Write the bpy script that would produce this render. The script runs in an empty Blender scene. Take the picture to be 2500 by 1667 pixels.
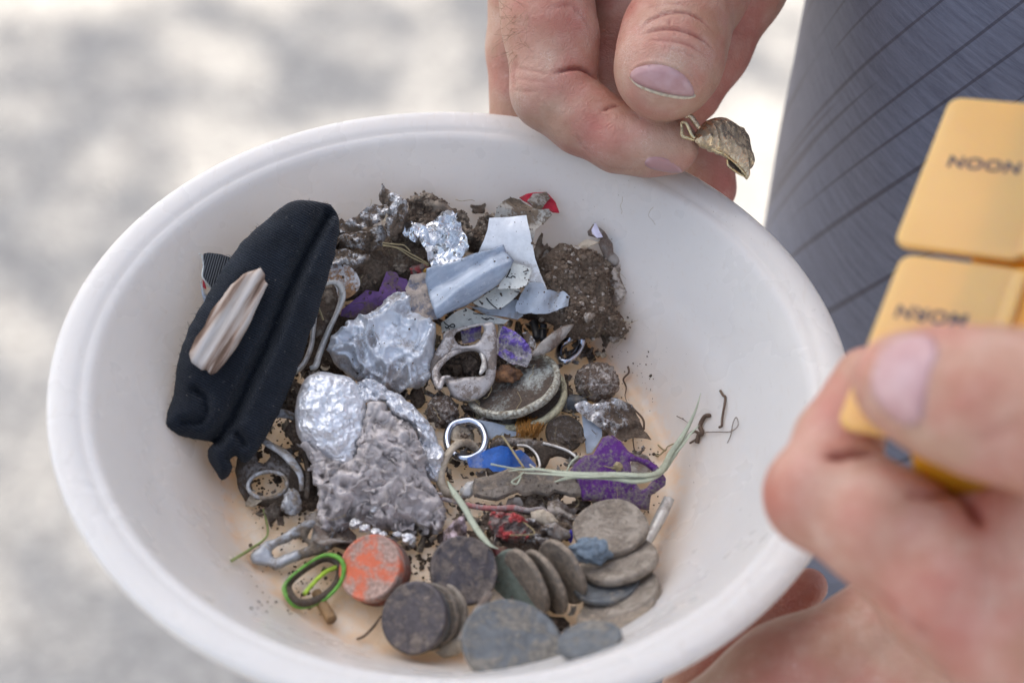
import bpy, bmesh, math, random
import numpy as np
from mathutils import Vector, noise, geometry
from mathutils.bvhtree import BVHTree
random.seed(7)
scn = bpy.context.scene
CM = 0.01
# ---------------- camera (all lengths below in centimetres, scaled by CM) ----------------
EL, RO, DD, CX, CY, FP = 0.8133, 0.0670, 42.0623, 1.5356, 3.3620, 4000.0
_f = np.array([0, math.cos(EL), -math.sin(EL)]); _r = np.array([1., 0, 0]); _u = np.cross(_r, _f)
R2 = math.cos(RO)*_r + math.sin(RO)*_u; U2 = -math.sin(RO)*_r + math.cos(RO)*_u
CAM = -_f*DD + R2*CX + U2*CY
cd = bpy.data.cameras.new('camera'); cam = bpy.data.objects.new('camera', cd); scn.collection.objects.link(cam)
from mathutils import Matrix
m = Matrix(((R2[0], U2[0], -_f[0]), (R2[1], U2[1], -_f[1]), (R2[2], U2[2], -_f[2]))).to_4x4()
m.translation = Vector(CAM*CM); cam.matrix_world = m
cd.sensor_width = 36; cd.lens = 36*FP/2500; cd.clip_start = 0.02; cd.clip_end = 200
cd.dof.use_dof = True; cd.dof.focus_distance = 0.432; cd.dof.aperture_fstop = 8.5; cd.dof.aperture_blades = 9
scn.camera = cam
# ---------------- light ----------------
SUN_EL, SUN_AZ = math.radians(52), math.radians(-38)      # azimuth measured from +Y towards +X
SD = np.array([math.sin(SUN_AZ)*math.cos(SUN_EL), math.cos(SUN_AZ)*math.cos(SUN_EL), math.sin(SUN_EL)])
w = bpy.data.worlds.new('World'); scn.world = w; w.use_nodes = True
nt = w.node_tree; nt.nodes.clear()
sky = nt.nodes.new('ShaderNodeTexSky'); sky.sky_type = 'NISHITA'; sky.sun_disc = False
sky.sun_elevation = SUN_EL; sky.sun_rotation = SUN_AZ; sky.dust_density = 3.0; sky.air_density = 1.0; sky.ozone_density = 1.0
hs = nt.nodes.new('ShaderNodeHueSaturation'); hs.inputs['Saturation'].default_value = 0.62
bg = nt.nodes.new('ShaderNodeBackground'); bg.inputs['Strength'].default_value = 0.15
wo = nt.nodes.new('ShaderNodeOutputWorld')
nt.links.new(sky.outputs[0], hs.inputs['Color']); nt.links.new(hs.outputs[0], bg.inputs[0]); nt.links.new(bg.outputs[0], wo.inputs[0])
sl = bpy.data.lights.new('sun', 'SUN'); sl.energy = 4.0; sl.angle = math.radians(0.53); sl.color = (1, .94, .85)
so = bpy.data.objects.new('sun', sl); scn.collection.objects.link(so)
so.rotation_euler = Vector(SD).to_track_quat('Z', 'Y').to_euler(); so.location = Vector(SD)*6
vs = scn.view_settings; vs.view_transform = 'Standard'; vs.look = 'None'; vs.exposure = 1.0; vs.gamma = 1.0; vs.use_curve_mapping = False
scn.cycles.max_bounces = 8; scn.cycles.diffuse_bounces = 4; scn.cycles.glossy_bounces = 4; scn.cycles.transmission_bounces = 4
scn.cycles.use_denoising = True; scn.cycles.sample_clamp_indirect = 8
scn.cycles.caustics_reflective = False; scn.cycles.caustics_refractive = False

# ---------------- helpers ----------------
def ray(px, py):
    d = _f + R2*((px-1250)/FP) - U2*((py-833.5)/FP)
    return d
def PZ(px, py, z):                 # point where the sight line meets the level z
    d = ray(px, py); t = (z-CAM[2])/d[2]
    return CAM + d*t
def PD(px, py, d):                 # point at distance d along the viewing axis
    return CAM + ray(px, py)*d
def depth_of(p): return float(np.dot(np.asarray(p)-CAM, _f))
RG = {'A': (350,430,3.92), 'B': (780,430,5.2275), 'C': (1100,430,4.237), 'D': (680,680,4.9), 'E': (1000,740,4.9), 'F': (1330,800,3.92),
      'G': (350,780,3.136), 'H': (700,900,3.5643), 'I': (1050,1000,3.92), 'J': (560,1220,3.92), 'K': (880,1260,2.94), 'L': (1150,0,2.9037),
      'M': (1700,0,2.35125), 'N': (1700,667,1.5675), 'Q': (2100,150,2.24), 'R': (1640,260,7.84), 'X': (0,0,0.9408), 'P': (0,0,1)}
def q(k, pts):                     # region coordinates to photograph pixels
    x0, y0, s = RG[k]
    return [(x0+a[0]/s, y0+a[1]/s) for a in pts]

def link(o): scn.collection.objects.link(o); return o
def tag(o, label=None, cat=None, group=None, kind=None):
    if label: o['label'] = label
    if cat: o['category'] = cat
    if group: o['group'] = group
    if kind: o['kind'] = kind
    return o
def thing(name, loc, label, cat, group=None):
    o = link(bpy.data.objects.new(name, None)); o.location = Vector(loc)*CM; o.empty_display_size = 0.01
    return tag(o, label, cat, group)
def mk(name, V, F, mat, parent=None, smooth=True, attrs=None, uv=None):
    V = np.asarray(V, float).reshape(-1, 3)
    me = bpy.data.meshes.new(name)
    if parent is not None:
        org = np.array(parent.location)/CM; p = parent.parent
        while p is not None: org = org+np.array(p.location)/CM; p = p.parent
    else:
        org = np.array([V[:, 0].mean(), V[:, 1].mean(), V[:, 2].min()])
    me.from_pydata(((V-org)*CM).tolist(), [], [tuple(f) for f in F])
    me.update()
    if smooth: me.polygons.foreach_set('use_smooth', [True]*len(me.polygons))
    if attrs:
        for k, a in attrs.items():
            at = me.attributes.new(k, 'FLOAT', 'POINT'); at.data.foreach_set('value', np.asarray(a, np.float32))
    for mm in (mat if isinstance(mat, (list, tuple)) else [mat]): me.materials.append(mm)
    o = link(bpy.data.objects.new(name, me))
    if parent is not None: o.parent = parent
    else: o.location = Vector(org)*CM
    return o

def fbm(p, f=1.0, oct=4):
    return noise.fractal(Vector(p)*f, 0.9, 2.1, oct, noise_basis='PERLIN_ORIGINAL')

# ---------------- material builder ----------------
class MB:
    def __init__(s, name):
        s.m = bpy.data.materials.new(name); s.m.use_nodes = True; s.t = s.m.node_tree; s.n = s.t.nodes
        s.b = s.n['Principled BSDF']; s.out = s.n['Material Output']
        s.tc = s.n.new('ShaderNodeTexCoord')
        mp = s.n.new('ShaderNodeMapping'); mp.inputs['Scale'].default_value = (100, 100, 100); s.L(s.tc.outputs['Object'], mp.inputs[0]); s.co = mp.outputs[0]
    def L(s, a, b): s.t.links.new(a, b)
    def set(s, **k):
        names = dict(col='Base Color', rough='Roughness', metal='Metallic', spec='Specular IOR Level', sss='Subsurface Weight', ssr='Subsurface Radius', sscale='Subsurface Scale', trans='Transmission Weight', ior='IOR', coat='Coat Weight', coatr='Coat Roughness', sheen='Sheen Weight', alpha='Alpha')
        for a, v in k.items():
            i = s.b.inputs[names[a]]
            if hasattr(v, 'is_linked') or hasattr(v, 'links'): s.L(v, i)
            else: i.default_value = (*v, 1) if a == 'col' else v
        return s
    def map(s, scale=(1, 1, 1), rot=(0, 0, 0), src=None):
        mp = s.n.new('ShaderNodeMapping'); mp.inputs['Scale'].default_value = scale; mp.inputs['Rotation'].default_value = rot
        s.L(src or s.co, mp.inputs[0]); return mp.outputs[0]
    def noise(s, sc, det=4, rough=.55, dist=0, co=None, out=0):
        x = s.n.new('ShaderNodeTexNoise'); x.inputs['Scale'].default_value = sc; x.inputs['Detail'].default_value = det
        x.inputs['Roughness'].default_value = rough; x.inputs['Distortion'].default_value = dist; s.L(co or s.co, x.inputs['Vector']); return x.outputs[out]
    def vor(s, sc, feat='F1', co=None, out=0, rnd=1):
        x = s.n.new('ShaderNodeTexVoronoi'); x.feature = feat; x.inputs['Scale'].default_value = sc; x.inputs['Randomness'].default_value = rnd; s.L(co or s.co, x.inputs['Vector']); return x.outputs[out]
    def wave(s, sc, dist=0, co=None, dirn='X', det=2, dsc=1):
        x = s.n.new('ShaderNodeTexWave'); x.bands_direction = dirn; x.inputs['Scale'].default_value = sc; x.inputs['Distortion'].default_value = dist
        x.inputs['Detail'].default_value = det; x.inputs['Detail Scale'].default_value = dsc; s.L(co or s.co, x.inputs['Vector']); return x.outputs['Fac']
    def ramp(s, fac, stops, interp='LINEAR'):
        r = s.n.new('ShaderNodeValToRGB'); r.color_ramp.interpolation = interp; e = r.color_ramp.elements
        while len(e) > 1: e.remove(e[0])
        e[0].position = stops[0][0]; c = stops[0][1]; e[0].color = (c, c, c, 1) if isinstance(c, (int, float)) else (*c, 1)
        for p, c in stops[1:]:
            k = e.new(p); k.color = (c, c, c, 1) if isinstance(c, (int, float)) else (*c, 1)
        s.L(fac, r.inputs[0]); return r.outputs[0]
    def mix(s, fac, a, b, mode='MIX'):
        x = s.n.new('ShaderNodeMix'); x.data_type = 'RGBA'; x.blend_type = mode; x.clamp_factor = True
        for sock, v in ((x.inputs[0], fac), (x.inputs[6], a), (x.inputs[7], b)):
            if isinstance(v, (int, float)): sock.default_value = v if sock.type == 'VALUE' else (v, v, v, 1)
            elif isinstance(v, tuple): sock.default_value = (*v, 1)
            else: s.L(v, sock)
        return x.outputs[2]
    def math(s, op, a, b=0):
        x = s.n.new('ShaderNodeMath'); x.operation = op
        for i, v in ((0, a), (1, b)):
            if isinstance(v, (int, float)): x.inputs[i].default_value = v
            else: s.L(v, x.inputs[i])
        return x.outputs[0]
    def frame(s, deg):                 # coordinates (along, across, out) for something lying at `deg` in the heap
        a = math.radians(deg); al = R2*math.cos(a)+U2*math.sin(a); ac = -R2*math.sin(a)+U2*math.cos(a); c = s.n.new('ShaderNodeCombineXYZ')
        for i, v in enumerate((al, ac, -_f)):
            d = s.n.new('ShaderNodeVectorMath'); d.operation = 'DOT_PRODUCT'; s.L(s.co, d.inputs[0]); d.inputs[1].default_value = tuple(v); s.L(d.outputs['Value'], c.inputs[i])
        return c.outputs[0]
    def attr(s, name):
        x = s.n.new('ShaderNodeAttribute'); x.attribute_name = name; return x.outputs['Fac']
    def sep(s, src, i):
        x = s.n.new('ShaderNodeSeparateXYZ'); s.L(src, x.inputs[0]); return x.outputs[i]
    def bump(s, h, dist_cm=.02, strength=1.0):
        x = s.n.new('ShaderNodeBump'); x.inputs['Distance'].default_value = dist_cm*CM; x.inputs['Strength'].default_value = strength
        s.L(h, x.inputs['Height'])
        prev = s.b.inputs['Normal']
        if prev.is_linked: s.L(prev.links[0].from_socket, x.inputs['Normal'])
        s.L(x.outputs[0], prev); return s
# ================= the setting: pale sunlit ground under a shade tree =================
def m_ground():
    b = MB('pale_gravel')
    c = b.noise(.035, 5, .6); g = b.vor(1.1, out=1); g2 = b.noise(2.5, 3)
    col = b.ramp(c, [(.3, (.36, .34, .315)), (.7, (.42, .395, .36))])
    col = b.mix(.35, col, b.mix(1, col, b.ramp(b.sep(g, 0), [(0, .5), (1, 1.25)]), 'MULTIPLY'))
    b.set(col=col, rough=.95, spec=.2); b.bump(b.vor(1.1), .5, .6); return b.m
GZ = -105.0
def ground():
    n = 60; s = np.linspace(-1, 1, n); s = np.sign(s)*np.abs(s)**2.2*6000
    V = []; F = []
    for j in range(n):
        for i in range(n):
            V.append((s[i], s[j], GZ+1.2*fbm((s[i]*.02, s[j]*.02, 0))))
    for j in range(n-1):
        for i in range(n-1):
            a = j*n+i; F.append((a, a+1, a+n+1, a+n))
    return tag(mk('ground', V, F, m_ground()), kind='structure')
ground()

def m_leaf():
    b = MB('leaf'); b.set(col=b.ramp(b.noise(.05), [(.3, (.045, .08, .02)), (.7, (.09, .13, .035))]), rough=.5, spec=.4); return b.m
def m_bark():
    b = MB('bark'); b.set(col=b.ramp(b.noise(.4, 6), [(.3, (.08, .06, .045)), (.7, (.2, .17, .13))]), rough=.9); b.bump(b.noise(.5, 6), 1); return b.m

def tube(path, rad, n=8, closed=False, flat=None):
    """path: list of 3-vectors; rad: number or list -> verts, faces"""
    P = [Vector(p) for p in path]; m_ = len(P)
    R = rad if hasattr(rad, '__len__') else [rad]*m_
    V = []; F = []; up = None
    for i, p in enumerate(P):
        if closed: t = (P[(i+1) % m_]-P[i-1]).normalized()
        else: t = (P[min(i+1, m_-1)]-P[max(i-1, 0)]).normalized()
        if up is None:
            up = Vector((0, 0, 1)) if abs(t.z) < .9 else Vector((1, 0, 0))
        s = t.cross(up)
        if s.length < 1e-6: s = t.orthogonal()
        s.normalize(); u = s.cross(t).normalized(); up = u
        fl = 1 if flat is None else flat
        for k in range(n):
            a = 2*math.pi*k/n
            V.append(p+s*math.cos(a)*R[i]+u*math.sin(a)*R[i]*fl)
    seg = m_ if closed else m_-1
    for i in range(seg):
        for k in range(n):
            a = i*n+k; b_ = i*n+(k+1) % n; j = ((i+1) % m_)*n
            F.append((a, b_, j+(k+1) % n, j+k))
    if not closed:
        F.append(tuple(range(n))[::-1]); F.append(tuple(range((m_-1)*n, m_*n)))
    return [tuple(v) for v in V], F
def cat(parts):
    V = []; F = []
    for v, f in parts:
        o = len(V); V += [tuple(x) for x in v]; F += [tuple(i+o for i in ff) for ff in f]
    return V, F
def spline(pts, n=6):
    P = [Vector(p) for p in pts]; out = []
    for i in range(len(P)-1):
        p0 = P[max(i-1, 0)]; p1 = P[i]; p2 = P[i+1]; p3 = P[min(i+2, len(P)-1)]
        for k in range(n):
            t = k/n
            out.append(.5*((2*p1)+(-p0+p2)*t+(2*p0-5*p1+4*p2-p3)*t*t+(-p0+3*p1-3*p2+p3)*t**3))
    out.append(P[-1]); return out

def shade_tree():
    rnd = random.Random(3)
    ctr = np.array([6., 4., 0]) + SD*860
    x1 = np.cross(SD, [0, 0, 1.]); x1 /= np.linalg.norm(x1); x2 = np.cross(SD, x1)
    root = thing('shade_tree', (ctr[0]-160, ctr[1]+60, GZ), 'broad leafy tree standing beyond the frame, dappling the pale ground', 'tree')
    base = np.array([ctr[0]-160, ctr[1]+60, GZ])
    parts = [tube(spline([base, base+[10, -5, 250], base+[60, -25, 560], ctr]), [22]*7+[16]*6+[10]*6, 12)]
    for k in range(14):
        a = rnd.uniform(0, 6.28); r = rnd.uniform(60, 170)
        e = ctr+(x1*math.cos(a)+x2*math.sin(a))*r+SD*rnd.uniform(-15, 30)
        parts.append(tube(spline([ctr-[60, -20, 60], (ctr+e)/2-[0, 0, 20], e]), [6]*7+[3]*6, 6))
    V, F = cat(parts); mk('trunk', V, F, m_bark(), root)
    V = []; F = []
    def leaf(c, s):
        d = Vector((rnd.gauss(0, 1), rnd.gauss(0, 1), rnd.gauss(0, 1)*.7)).normalized(); n_ = (Vector(SD)+Vector((rnd.gauss(0, .5), rnd.gauss(0, .5), rnd.gauss(0, .5)))).normalized()
        s1 = d.cross(n_).normalized(); o = len(V); c = Vector(c)
        V.extend([c-d*s, c+s1*s*.5-d*s*.1, c+d*s, c-s1*s*.5-d*s*.1]); F.append((o, o+1, o+2, o+3))
    for k in range(3600):
        a = rnd.uniform(0, 6.28); r = 42*math.sqrt(rnd.random())
        leaf(ctr+(x1*math.cos(a)+x2*math.sin(a))*r+SD*rnd.uniform(-30, 30), rnd.uniform(5, 8))
    n_ = 0
    while n_ < 6500:
        u_, v_ = rnd.uniform(-200, 200), rnd.uniform(-200, 200)
        if math.hypot(u_, v_) > 200: continue
        c = ctr+x1*u_+x2*v_+SD*rnd.uniform(-40, 40)
        g = c-SD*((c[2]-GZ)/SD[2])                       # where this leaf throws its shade
        e = ((g[0]-18)/62)**2+((g[1]-118)/34)**2         # the sunny opening seen past the bowl
        e2 = ((g[0]-75)/34)**2+((g[1]-70)/60)**2; e3 = ((g[0]+62)/20)**2+((g[1]-4)/16)**2
        op = max(math.exp(-e), math.exp(-e2), .62*math.exp(-e3))
        if noise.noise(Vector((u_*.013+3, v_*.013, 1.7)))*.30+.04*noise.noise(Vector((u_*.06, v_*.06, 4)))+.40-op*1.15 < CANOPY_T: continue
        leaf(c, rnd.uniform(4, 8)); n_ += 1
    mk('crown', [tuple(v) for v in V], F, m_leaf(), root, smooth=False)
CANOPY_T = 0.02
shade_tree()
# ================= the bowl =================
def m_bowl():
    b = MB('milky_plastic')
    z = b.sep(b.co, 2)
    n1 = b.noise(.45, 5, .6); n2 = b.noise(2.2, 5, .65)
    base = b.ramp(n1, [(.3, (.60, .585, .57)), (.7, (.63, .612, .592))])
    # dust and soil stains on the floor, plus the dimmer light there painted tan
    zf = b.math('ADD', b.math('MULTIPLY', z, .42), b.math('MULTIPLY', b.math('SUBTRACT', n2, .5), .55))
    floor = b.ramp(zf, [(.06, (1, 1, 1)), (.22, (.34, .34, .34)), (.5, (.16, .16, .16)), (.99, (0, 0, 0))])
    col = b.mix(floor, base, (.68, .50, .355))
    # fine specks of soil
    sp = b.vor(6.5); sp2 = b.noise(.9, 2)
    thr = b.math('MULTIPLY', b.ramp(sp2, [(.40, 0.0), (.72, .22)]), b.ramp(z, [(0, 1.0), (.3, .55), (1.0, .38)]))
    m1 = b.math('LESS_THAN', sp, thr)
    col = b.mix(b.math('MULTIPLY', m1, .8), col, (.10, .065, .04))
    smear = b.noise(.9, 6, .72, 1.2, co=b.map((1, 1, .5)))
    col = b.mix(b.math('MULTIPLY', b.ramp(smear, [(.52, 0), (.72, 1)]), b.ramp(z, [(0, .4), (1, .015)])), col, (.62, .53, .44))
    sc = b.noise(9, 3, co=b.map((1, .15, 1), (0, 0, .6)))
    scm = b.math('MULTIPLY', b.ramp(sc, [(.60, 0.0), (.68, .45)]), b.ramp(z, [(0, .2), (1, .5)]))
    col = b.mix(scm, col, (.55, .50, .45))
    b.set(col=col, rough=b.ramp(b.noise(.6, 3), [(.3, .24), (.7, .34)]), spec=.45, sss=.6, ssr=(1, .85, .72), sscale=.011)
    b.bump(b.noise(1.0, 2), .01, .25)
    return b.m
def lathe(prof, n=160, cx=0, cy=0):
    V = []; F = []; m_ = len(prof)
    for i in range(n):
        a = 2*math.pi*i/n
        for r, z in prof: V.append((cx+r*math.cos(a), cy+r*math.sin(a), z))
    for i in range(n):
        for j in range(m_-1):
            a = i*m_+j; b_ = ((i+1) % n)*m_+j
            F.append((a, b_, b_+1, a+1))
    return V, F
def bowl():
    inner = [(0.001, 0), (2, 0), (4, 0), (5.2, .0), (5.5, .03), (5.72, .14), (5.95, .36), (6.25, .75), (6.7, 1.35), (7.0, 1.78), (7.22, 2.02), (7.42, 2.3), (7.85, 2.95), (8.2, 3.48), (8.42, 3.82), (8.52, 3.95), (8.62, 4.02), (8.72, 4.04), (8.80, 4.05), (8.86, 4.10), (9.0, 4.135), (9.25, 4.18), (9.42, 4.17), (9.5, 4.12), (9.52, 4.0), (9.48, 3.86), (9.36, 3.82)]
    outer = [(9.05, 3.86), (8.72, 3.8), (8.52, 3.6), (8.1, 2.9), (7.6, 2.1), (7.1, 1.4), (6.5, .5), (6.1, .0), (5.9, -.18), (5.6, -.22), (5.3, -.2), (4, -.18), (0.001, -.18)]
    V, F = lathe([(r, z) for r, z in inner+outer], 220)
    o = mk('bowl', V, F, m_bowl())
    # keep the origin at the bowl's floor centre
    return tag(o, 'round milky white plastic bowl stained with soil, holding the pile of finds', 'bowl')
BOWL = bowl()
# ================= tools for the finds =================
_prof = [(0, 0), (5.5, .03), (5.72, .14), (6.25, .75), (7.0, 1.78), (7.42, 2.3), (8.42, 3.82), (9.3, 4.17), (9.6, 4.1), (9.61, -3)]
_pr = np.array(_prof)
def bowl_depth(px, py):            # distance at which a sight line meets the inside of the bowl
    r_ = ray(px, py)
    t0, t1 = 25., 60.; ts = np.linspace(t0, t1, 700)
    P = CAM[None]+r_[None]*ts[:, None]
    rr = np.hypot(P[:, 0], P[:, 1]); zz = np.interp(rr, _pr[:, 0], _pr[:, 1])
    inside = rr < 9.4
    bad = (P[:, 2] < zz) & inside
    # ignore the near wall: start once the line is over the opening
    i0 = np.argmax(inside & (P[:, 2] > zz))
    hit = np.where(bad[i0:])[0]
    return float(ts[i0+hit[0]]) if len(hit) else DD+3
def plane_at(px, py, lift, k=.7, ax=0., ay=0.):
    """a plane through the sight line, `lift` above the bowl; k leans it towards the viewer; ax, ay tilt it further"""
    d = bowl_depth(px, py)-lift
    C = PD(px, py, d)
    n = np.array([0, 0, 1.])*(1-k)+(-_f)*k + R2*ax + U2*ay
    return C, n/np.linalg.norm(n)
def basis(n):
    e1 = np.cross(U2, n); e1 /= np.linalg.norm(e1); return e1, np.cross(n, e1)
def on_plane(px, py, C, n):
    r_ = ray(px, py); t = np.dot(C-CAM, n)/np.dot(r_, n); return CAM+r_*t
def nview(ratio, ang, sgn=1):
    a = math.radians(ang); s = math.sqrt(max(0, 1-ratio*ratio))*sgn
    return -_f*ratio + (R2*math.cos(a)+U2*math.sin(a))*s
def pip(P, poly):
    x, y = P[:, 0], P[:, 1]; ins = np.zeros(len(P), bool); n = len(poly)
    for i in range(n):
        x1, y1 = poly[i]; x2, y2 = poly[(i+1) % n]
        c = ((y1 > y) != (y2 > y)); xi = (x2-x1)*(y-y1)/((y2-y1) if y2 != y1 else 1e-9)+x1
        ins ^= c & (x < xi)
    return ins
def dist_poly(P, poly, closed=True):
    d = np.full(len(P), 1e9); n = len(poly)
    for i in range(n if closed else n-1):
        a = np.array(poly[i]); b = np.array(poly[(i+1) % n]); ab = b-a; L2 = ab@ab+1e-12
        t = np.clip(((P-a)@ab)/L2, 0, 1); d = np.minimum(d, np.linalg.norm(P-(a+t[:, None]*ab), axis=1))
    return d
def smooth_poly(poly, n=4):
    P = [np.array(p) for p in poly]; out = []; m_ = len(P)
    for i in range(m_):
        p0, p1, p2, p3 = P[i-1], P[i], P[(i+1) % m_], P[(i+2) % m_]
        for k in range(n):
            t = k/n; out.append(.5*((2*p1)+(-p0+p2)*t+(2*p0-5*p1+4*p2-p3)*t*t+(-p0+3*p1-3*p2+p3)*t**3))
    return out
def resample(poly, step):
    out = []; n = len(poly)
    for i in range(n):
        a = np.array(poly[i]); b = np.array(poly[(i+1) % n]); L = np.linalg.norm(b-a); k = max(1, int(round(L/step)))
        for j in range(k): out.append(a+(b-a)*j/k)
    return out
def nz(U, f, seed=0, oct=3):       # fractal noise over rows of U (n,2)
    return np.array([noise.fractal(Vector((p[0]*f+seed*7.3, p[1]*f-seed*3.1, seed*1.7)), 1.0, 2.0, oct, noise_basis='PERLIN_ORIGINAL') for p in U])
def folds(U, seed, n=7, f=1.0, amp=.06, warp=.35):
    """sharp creases like crumpled foil: sums of triangle waves in random directions over a warped plane"""
    r = random.Random(seed); W = U+np.stack([nz(U, .9*f, seed+5, 2), nz(U, .9*f, seed+9, 2)], 1)*warp/f
    h = np.zeros(len(U))
    for i in range(n):
        a = r.uniform(0, math.pi); ff = f*r.uniform(.5, 1.9)*(1+i*.25); ph = r.random()
        t = (W[:, 0]*math.cos(a)+W[:, 1]*math.sin(a))*ff+ph
        h += amp/(1+i*.35)*(np.abs((t % 1)*2-1)-.5)*r.choice((1, 1, -1))
    return h
def crumple(U, seed, f=1.0, amp=.12):
    return folds(U, seed, 6, f*.8, amp)+folds(U, seed+71, 6, f*2.1, amp*.42)+folds(U, seed+143, 5, f*5.0, amp*.15)
def ridges(U, seed, f=1.0, amp=.12):
    W = U+np.stack([nz(U, f*.8, seed+1, 2), nz(U, f*.8, seed+2, 2)], 1)*.35/f
    a = 1-np.abs(nz(W, f, seed+3, 2))*1.7; b_ = 1-np.abs(nz(W, f*2.4, seed+4, 1))*1.7; c = 1-np.abs(nz(W, f*5, seed+6, 1))*1.6
    return amp*(np.clip(a, 0, 1)**4+.45*np.clip(b_, 0, 1)**3+.16*np.clip(c, 0, 1)**2)+amp*.8*nz(U, f*.6, seed+5, 2)
_seed = [100]
def sheet(name, pts, lift, mat, k=.7, ax=0, ay=0, th=.05, step=.1, rag=0., sm=1, hf=None, puff=0., pw=None, pb=.35, holes=(), parent=None, plane=None, edge=0., seed=None, smooth=True, sharp=None):
    if seed is None: _seed[0] += 1; seed = _seed[0]
    cx = sum(p[0] for p in pts)/len(pts); cy = sum(p[1] for p in pts)/len(pts)
    C, n = plane or plane_at(cx, cy, lift, k, ax, ay)
    e1, e2 = basis(n)
    def to2(p): w_ = on_plane(p[0], p[1], C, n)-C; return np.array([w_@e1, w_@e2])
    polys = []
    for j, pl in enumerate([pts]+list(holes)):
        a = [to2(p) for p in pl]
        if sm > 1: a = smooth_poly(a, sm)
        a = resample(a, step)
        if rag > 0:
            c2 = np.array(a); nn = np.stack([nz(c2, 2.2, seed, 3), nz(c2, 2.2, seed+33, 3)], 1)+.45*np.stack([nz(c2, 9, seed+3, 2), nz(c2, 9, seed+36, 2)], 1)
            a = list(c2+nn*rag)
        polys.append(a)
    O = np.array(polys[0]); lo, hi = O.min(0), O.max(0)
    rr = random.Random(seed); pts_i = []
    y = lo[1]; row = 0
    while y < hi[1]:
        x = lo[0]+(row % 2)*step*.5
        while x < hi[0]:
            pts_i.append((x+rr.uniform(-.2, .2)*step, y+rr.uniform(-.2, .2)*step)); x += step
        y += step*.87; row += 1
    I = np.array(pts_i) if pts_i else np.zeros((0, 2))
    if len(I):
        ok = pip(I, polys[0])
        for h in polys[1:]: ok &= ~pip(I, h)
        I = I[ok]
        for h in polys:
            if len(I): I = I[dist_poly(I, h) > step*.55]
    vs_ = []; ed = []
    for h in polys:
        o = len(vs_); vs_ += [Vector(p) for p in h]; ed += [(o+i, o+(i+1) % len(h)) for i in range(len(h))]
    vs_ += [Vector(p) for p in I]
    V2, E2, F2, _, _, _ = geometry.delaunay_2d_cdt(vs_, ed, [], 0, 1e-6)
    V2 = np.array([tuple(v) for v in V2]); F2 = [tuple(f) for f in F2]
    cc = np.array([V2[list(f)].mean(0) for f in F2]); ok = pip(cc, polys[0])
    for h in polys[1:]: ok &= ~pip(cc, h)
    F2 = [f for f, o_ in zip(F2, ok) if o_]
    used = sorted({i for f in F2 for i in f}); mp = {a: b for b, a in enumerate(used)}
    V2 = V2[used]; F2 = [tuple(mp[i] for i in f) for f in F2]
    d = np.full(len(V2), 1e9)
    for h in polys: d = np.minimum(d, dist_poly(V2, h))
    H = hf(V2, d) if hf is not None else np.zeros(len(V2))
    w_ = pw or max(d.max(), 1e-3)*.9
    prof = np.sqrt(np.clip(1-(1-np.clip(d/w_, 0, 1))**2, 0, 1))
    top = H+puff*prof+th*.5; bot = H-puff*pb*prof-th*.5
    base = C+V2[:, :1]*e1+V2[:, 1:]*e2
    T = base+n*top[:, None]; B = base+n*bot[:, None]
    N = len(V2); V = np.concatenate([T, B])
    F = []
    bed = {}
    for a, b, c in F2:
        A_ = V2[b]-V2[a]; B_ = V2[c]-V2[a]
        if A_[0]*B_[1]-A_[1]*B_[0] < 0: b, c = c, b
        F.append((a, b, c)); F.append((a+N, c+N, b+N))
        for e in ((a, b), (b, c), (c, a)):
            if (e[1], e[0]) in bed: del bed[(e[1], e[0])]
            else: bed[e] = 1
    for a, b in bed: F.append((b, a, a+N, b+N))
    hn = H-H.mean(); hn = np.clip(-hn/(np.abs(hn).max()+1e-6), -.6, 1) if hf is not None and np.abs(hn).max() > .02 else np.zeros(N)
    at = {'edge': np.concatenate([d, d]), 'low': np.concatenate([hn, hn])}
    o = mk(name, V, F, mat, parent, smooth, attrs=at)
    if sharp or (smooth and puff == 0): o.data.set_sharp_from_angle(angle=math.radians(sharp or 50))
    return o
def wire(name, pts, lift, rad, mat, parent=None, lifts=None, n=8, seg=6, flat=None, closed=False, taper=False, jit=0):
    """a bent rod: photograph points, each `lift` above the bowl"""
    P = []
    for i, p in enumerate(pts):
        l = lifts[i] if lifts else lift
        P.append(PD(p[0], p[1], bowl_depth(p[0], p[1])-l))
    if closed:
        P = [Vector(p) for p in P]; S = []; m_ = len(P)
        for i in range(m_):
            p0, p1, p2, p3 = P[i-1], P[i], P[(i+1) % m_], P[(i+2) % m_]
            for k in range(seg):
                t = k/seg; S.append(.5*((2*p1)+(-p0+p2)*t+(2*p0-5*p1+4*p2-p3)*t*t+(-p0+3*p1-3*p2+p3)*t**3))
    else: S = spline(P, seg)
    if jit:
        S = [s+Vector((noise.noise(s*1.7), noise.noise(s*1.7+Vector((9, 2, 1))), noise.noise(s*1.7+Vector((3, 7, 5)))))*jit for s in S]
    if hasattr(rad, '__len__'): R = np.interp(np.linspace(0, 1, len(S)), np.linspace(0, 1, len(rad)), rad)
    else: R = np.full(len(S), rad)
    if taper: R = R*np.interp(np.linspace(0, 1, len(S)), [0, .5, 1], [1, .85, .12])
    V, F = tube(S, list(R), n, closed, flat)
    return mk(name, V, F, mat, parent)
def orient(V, C, n, spin=0, ref=None):
    e1, e2 = basis(np.array(n)/np.linalg.norm(n)); c, s = math.cos(spin), math.sin(spin)
    a = e1*c+e2*s; b = -e1*s+e2*c; V = np.array(V, float)
    return C+V[:, :1]*a+V[:, 1:2]*b+V[:, 2:]*(np.array(n)/np.linalg.norm(n))
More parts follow.
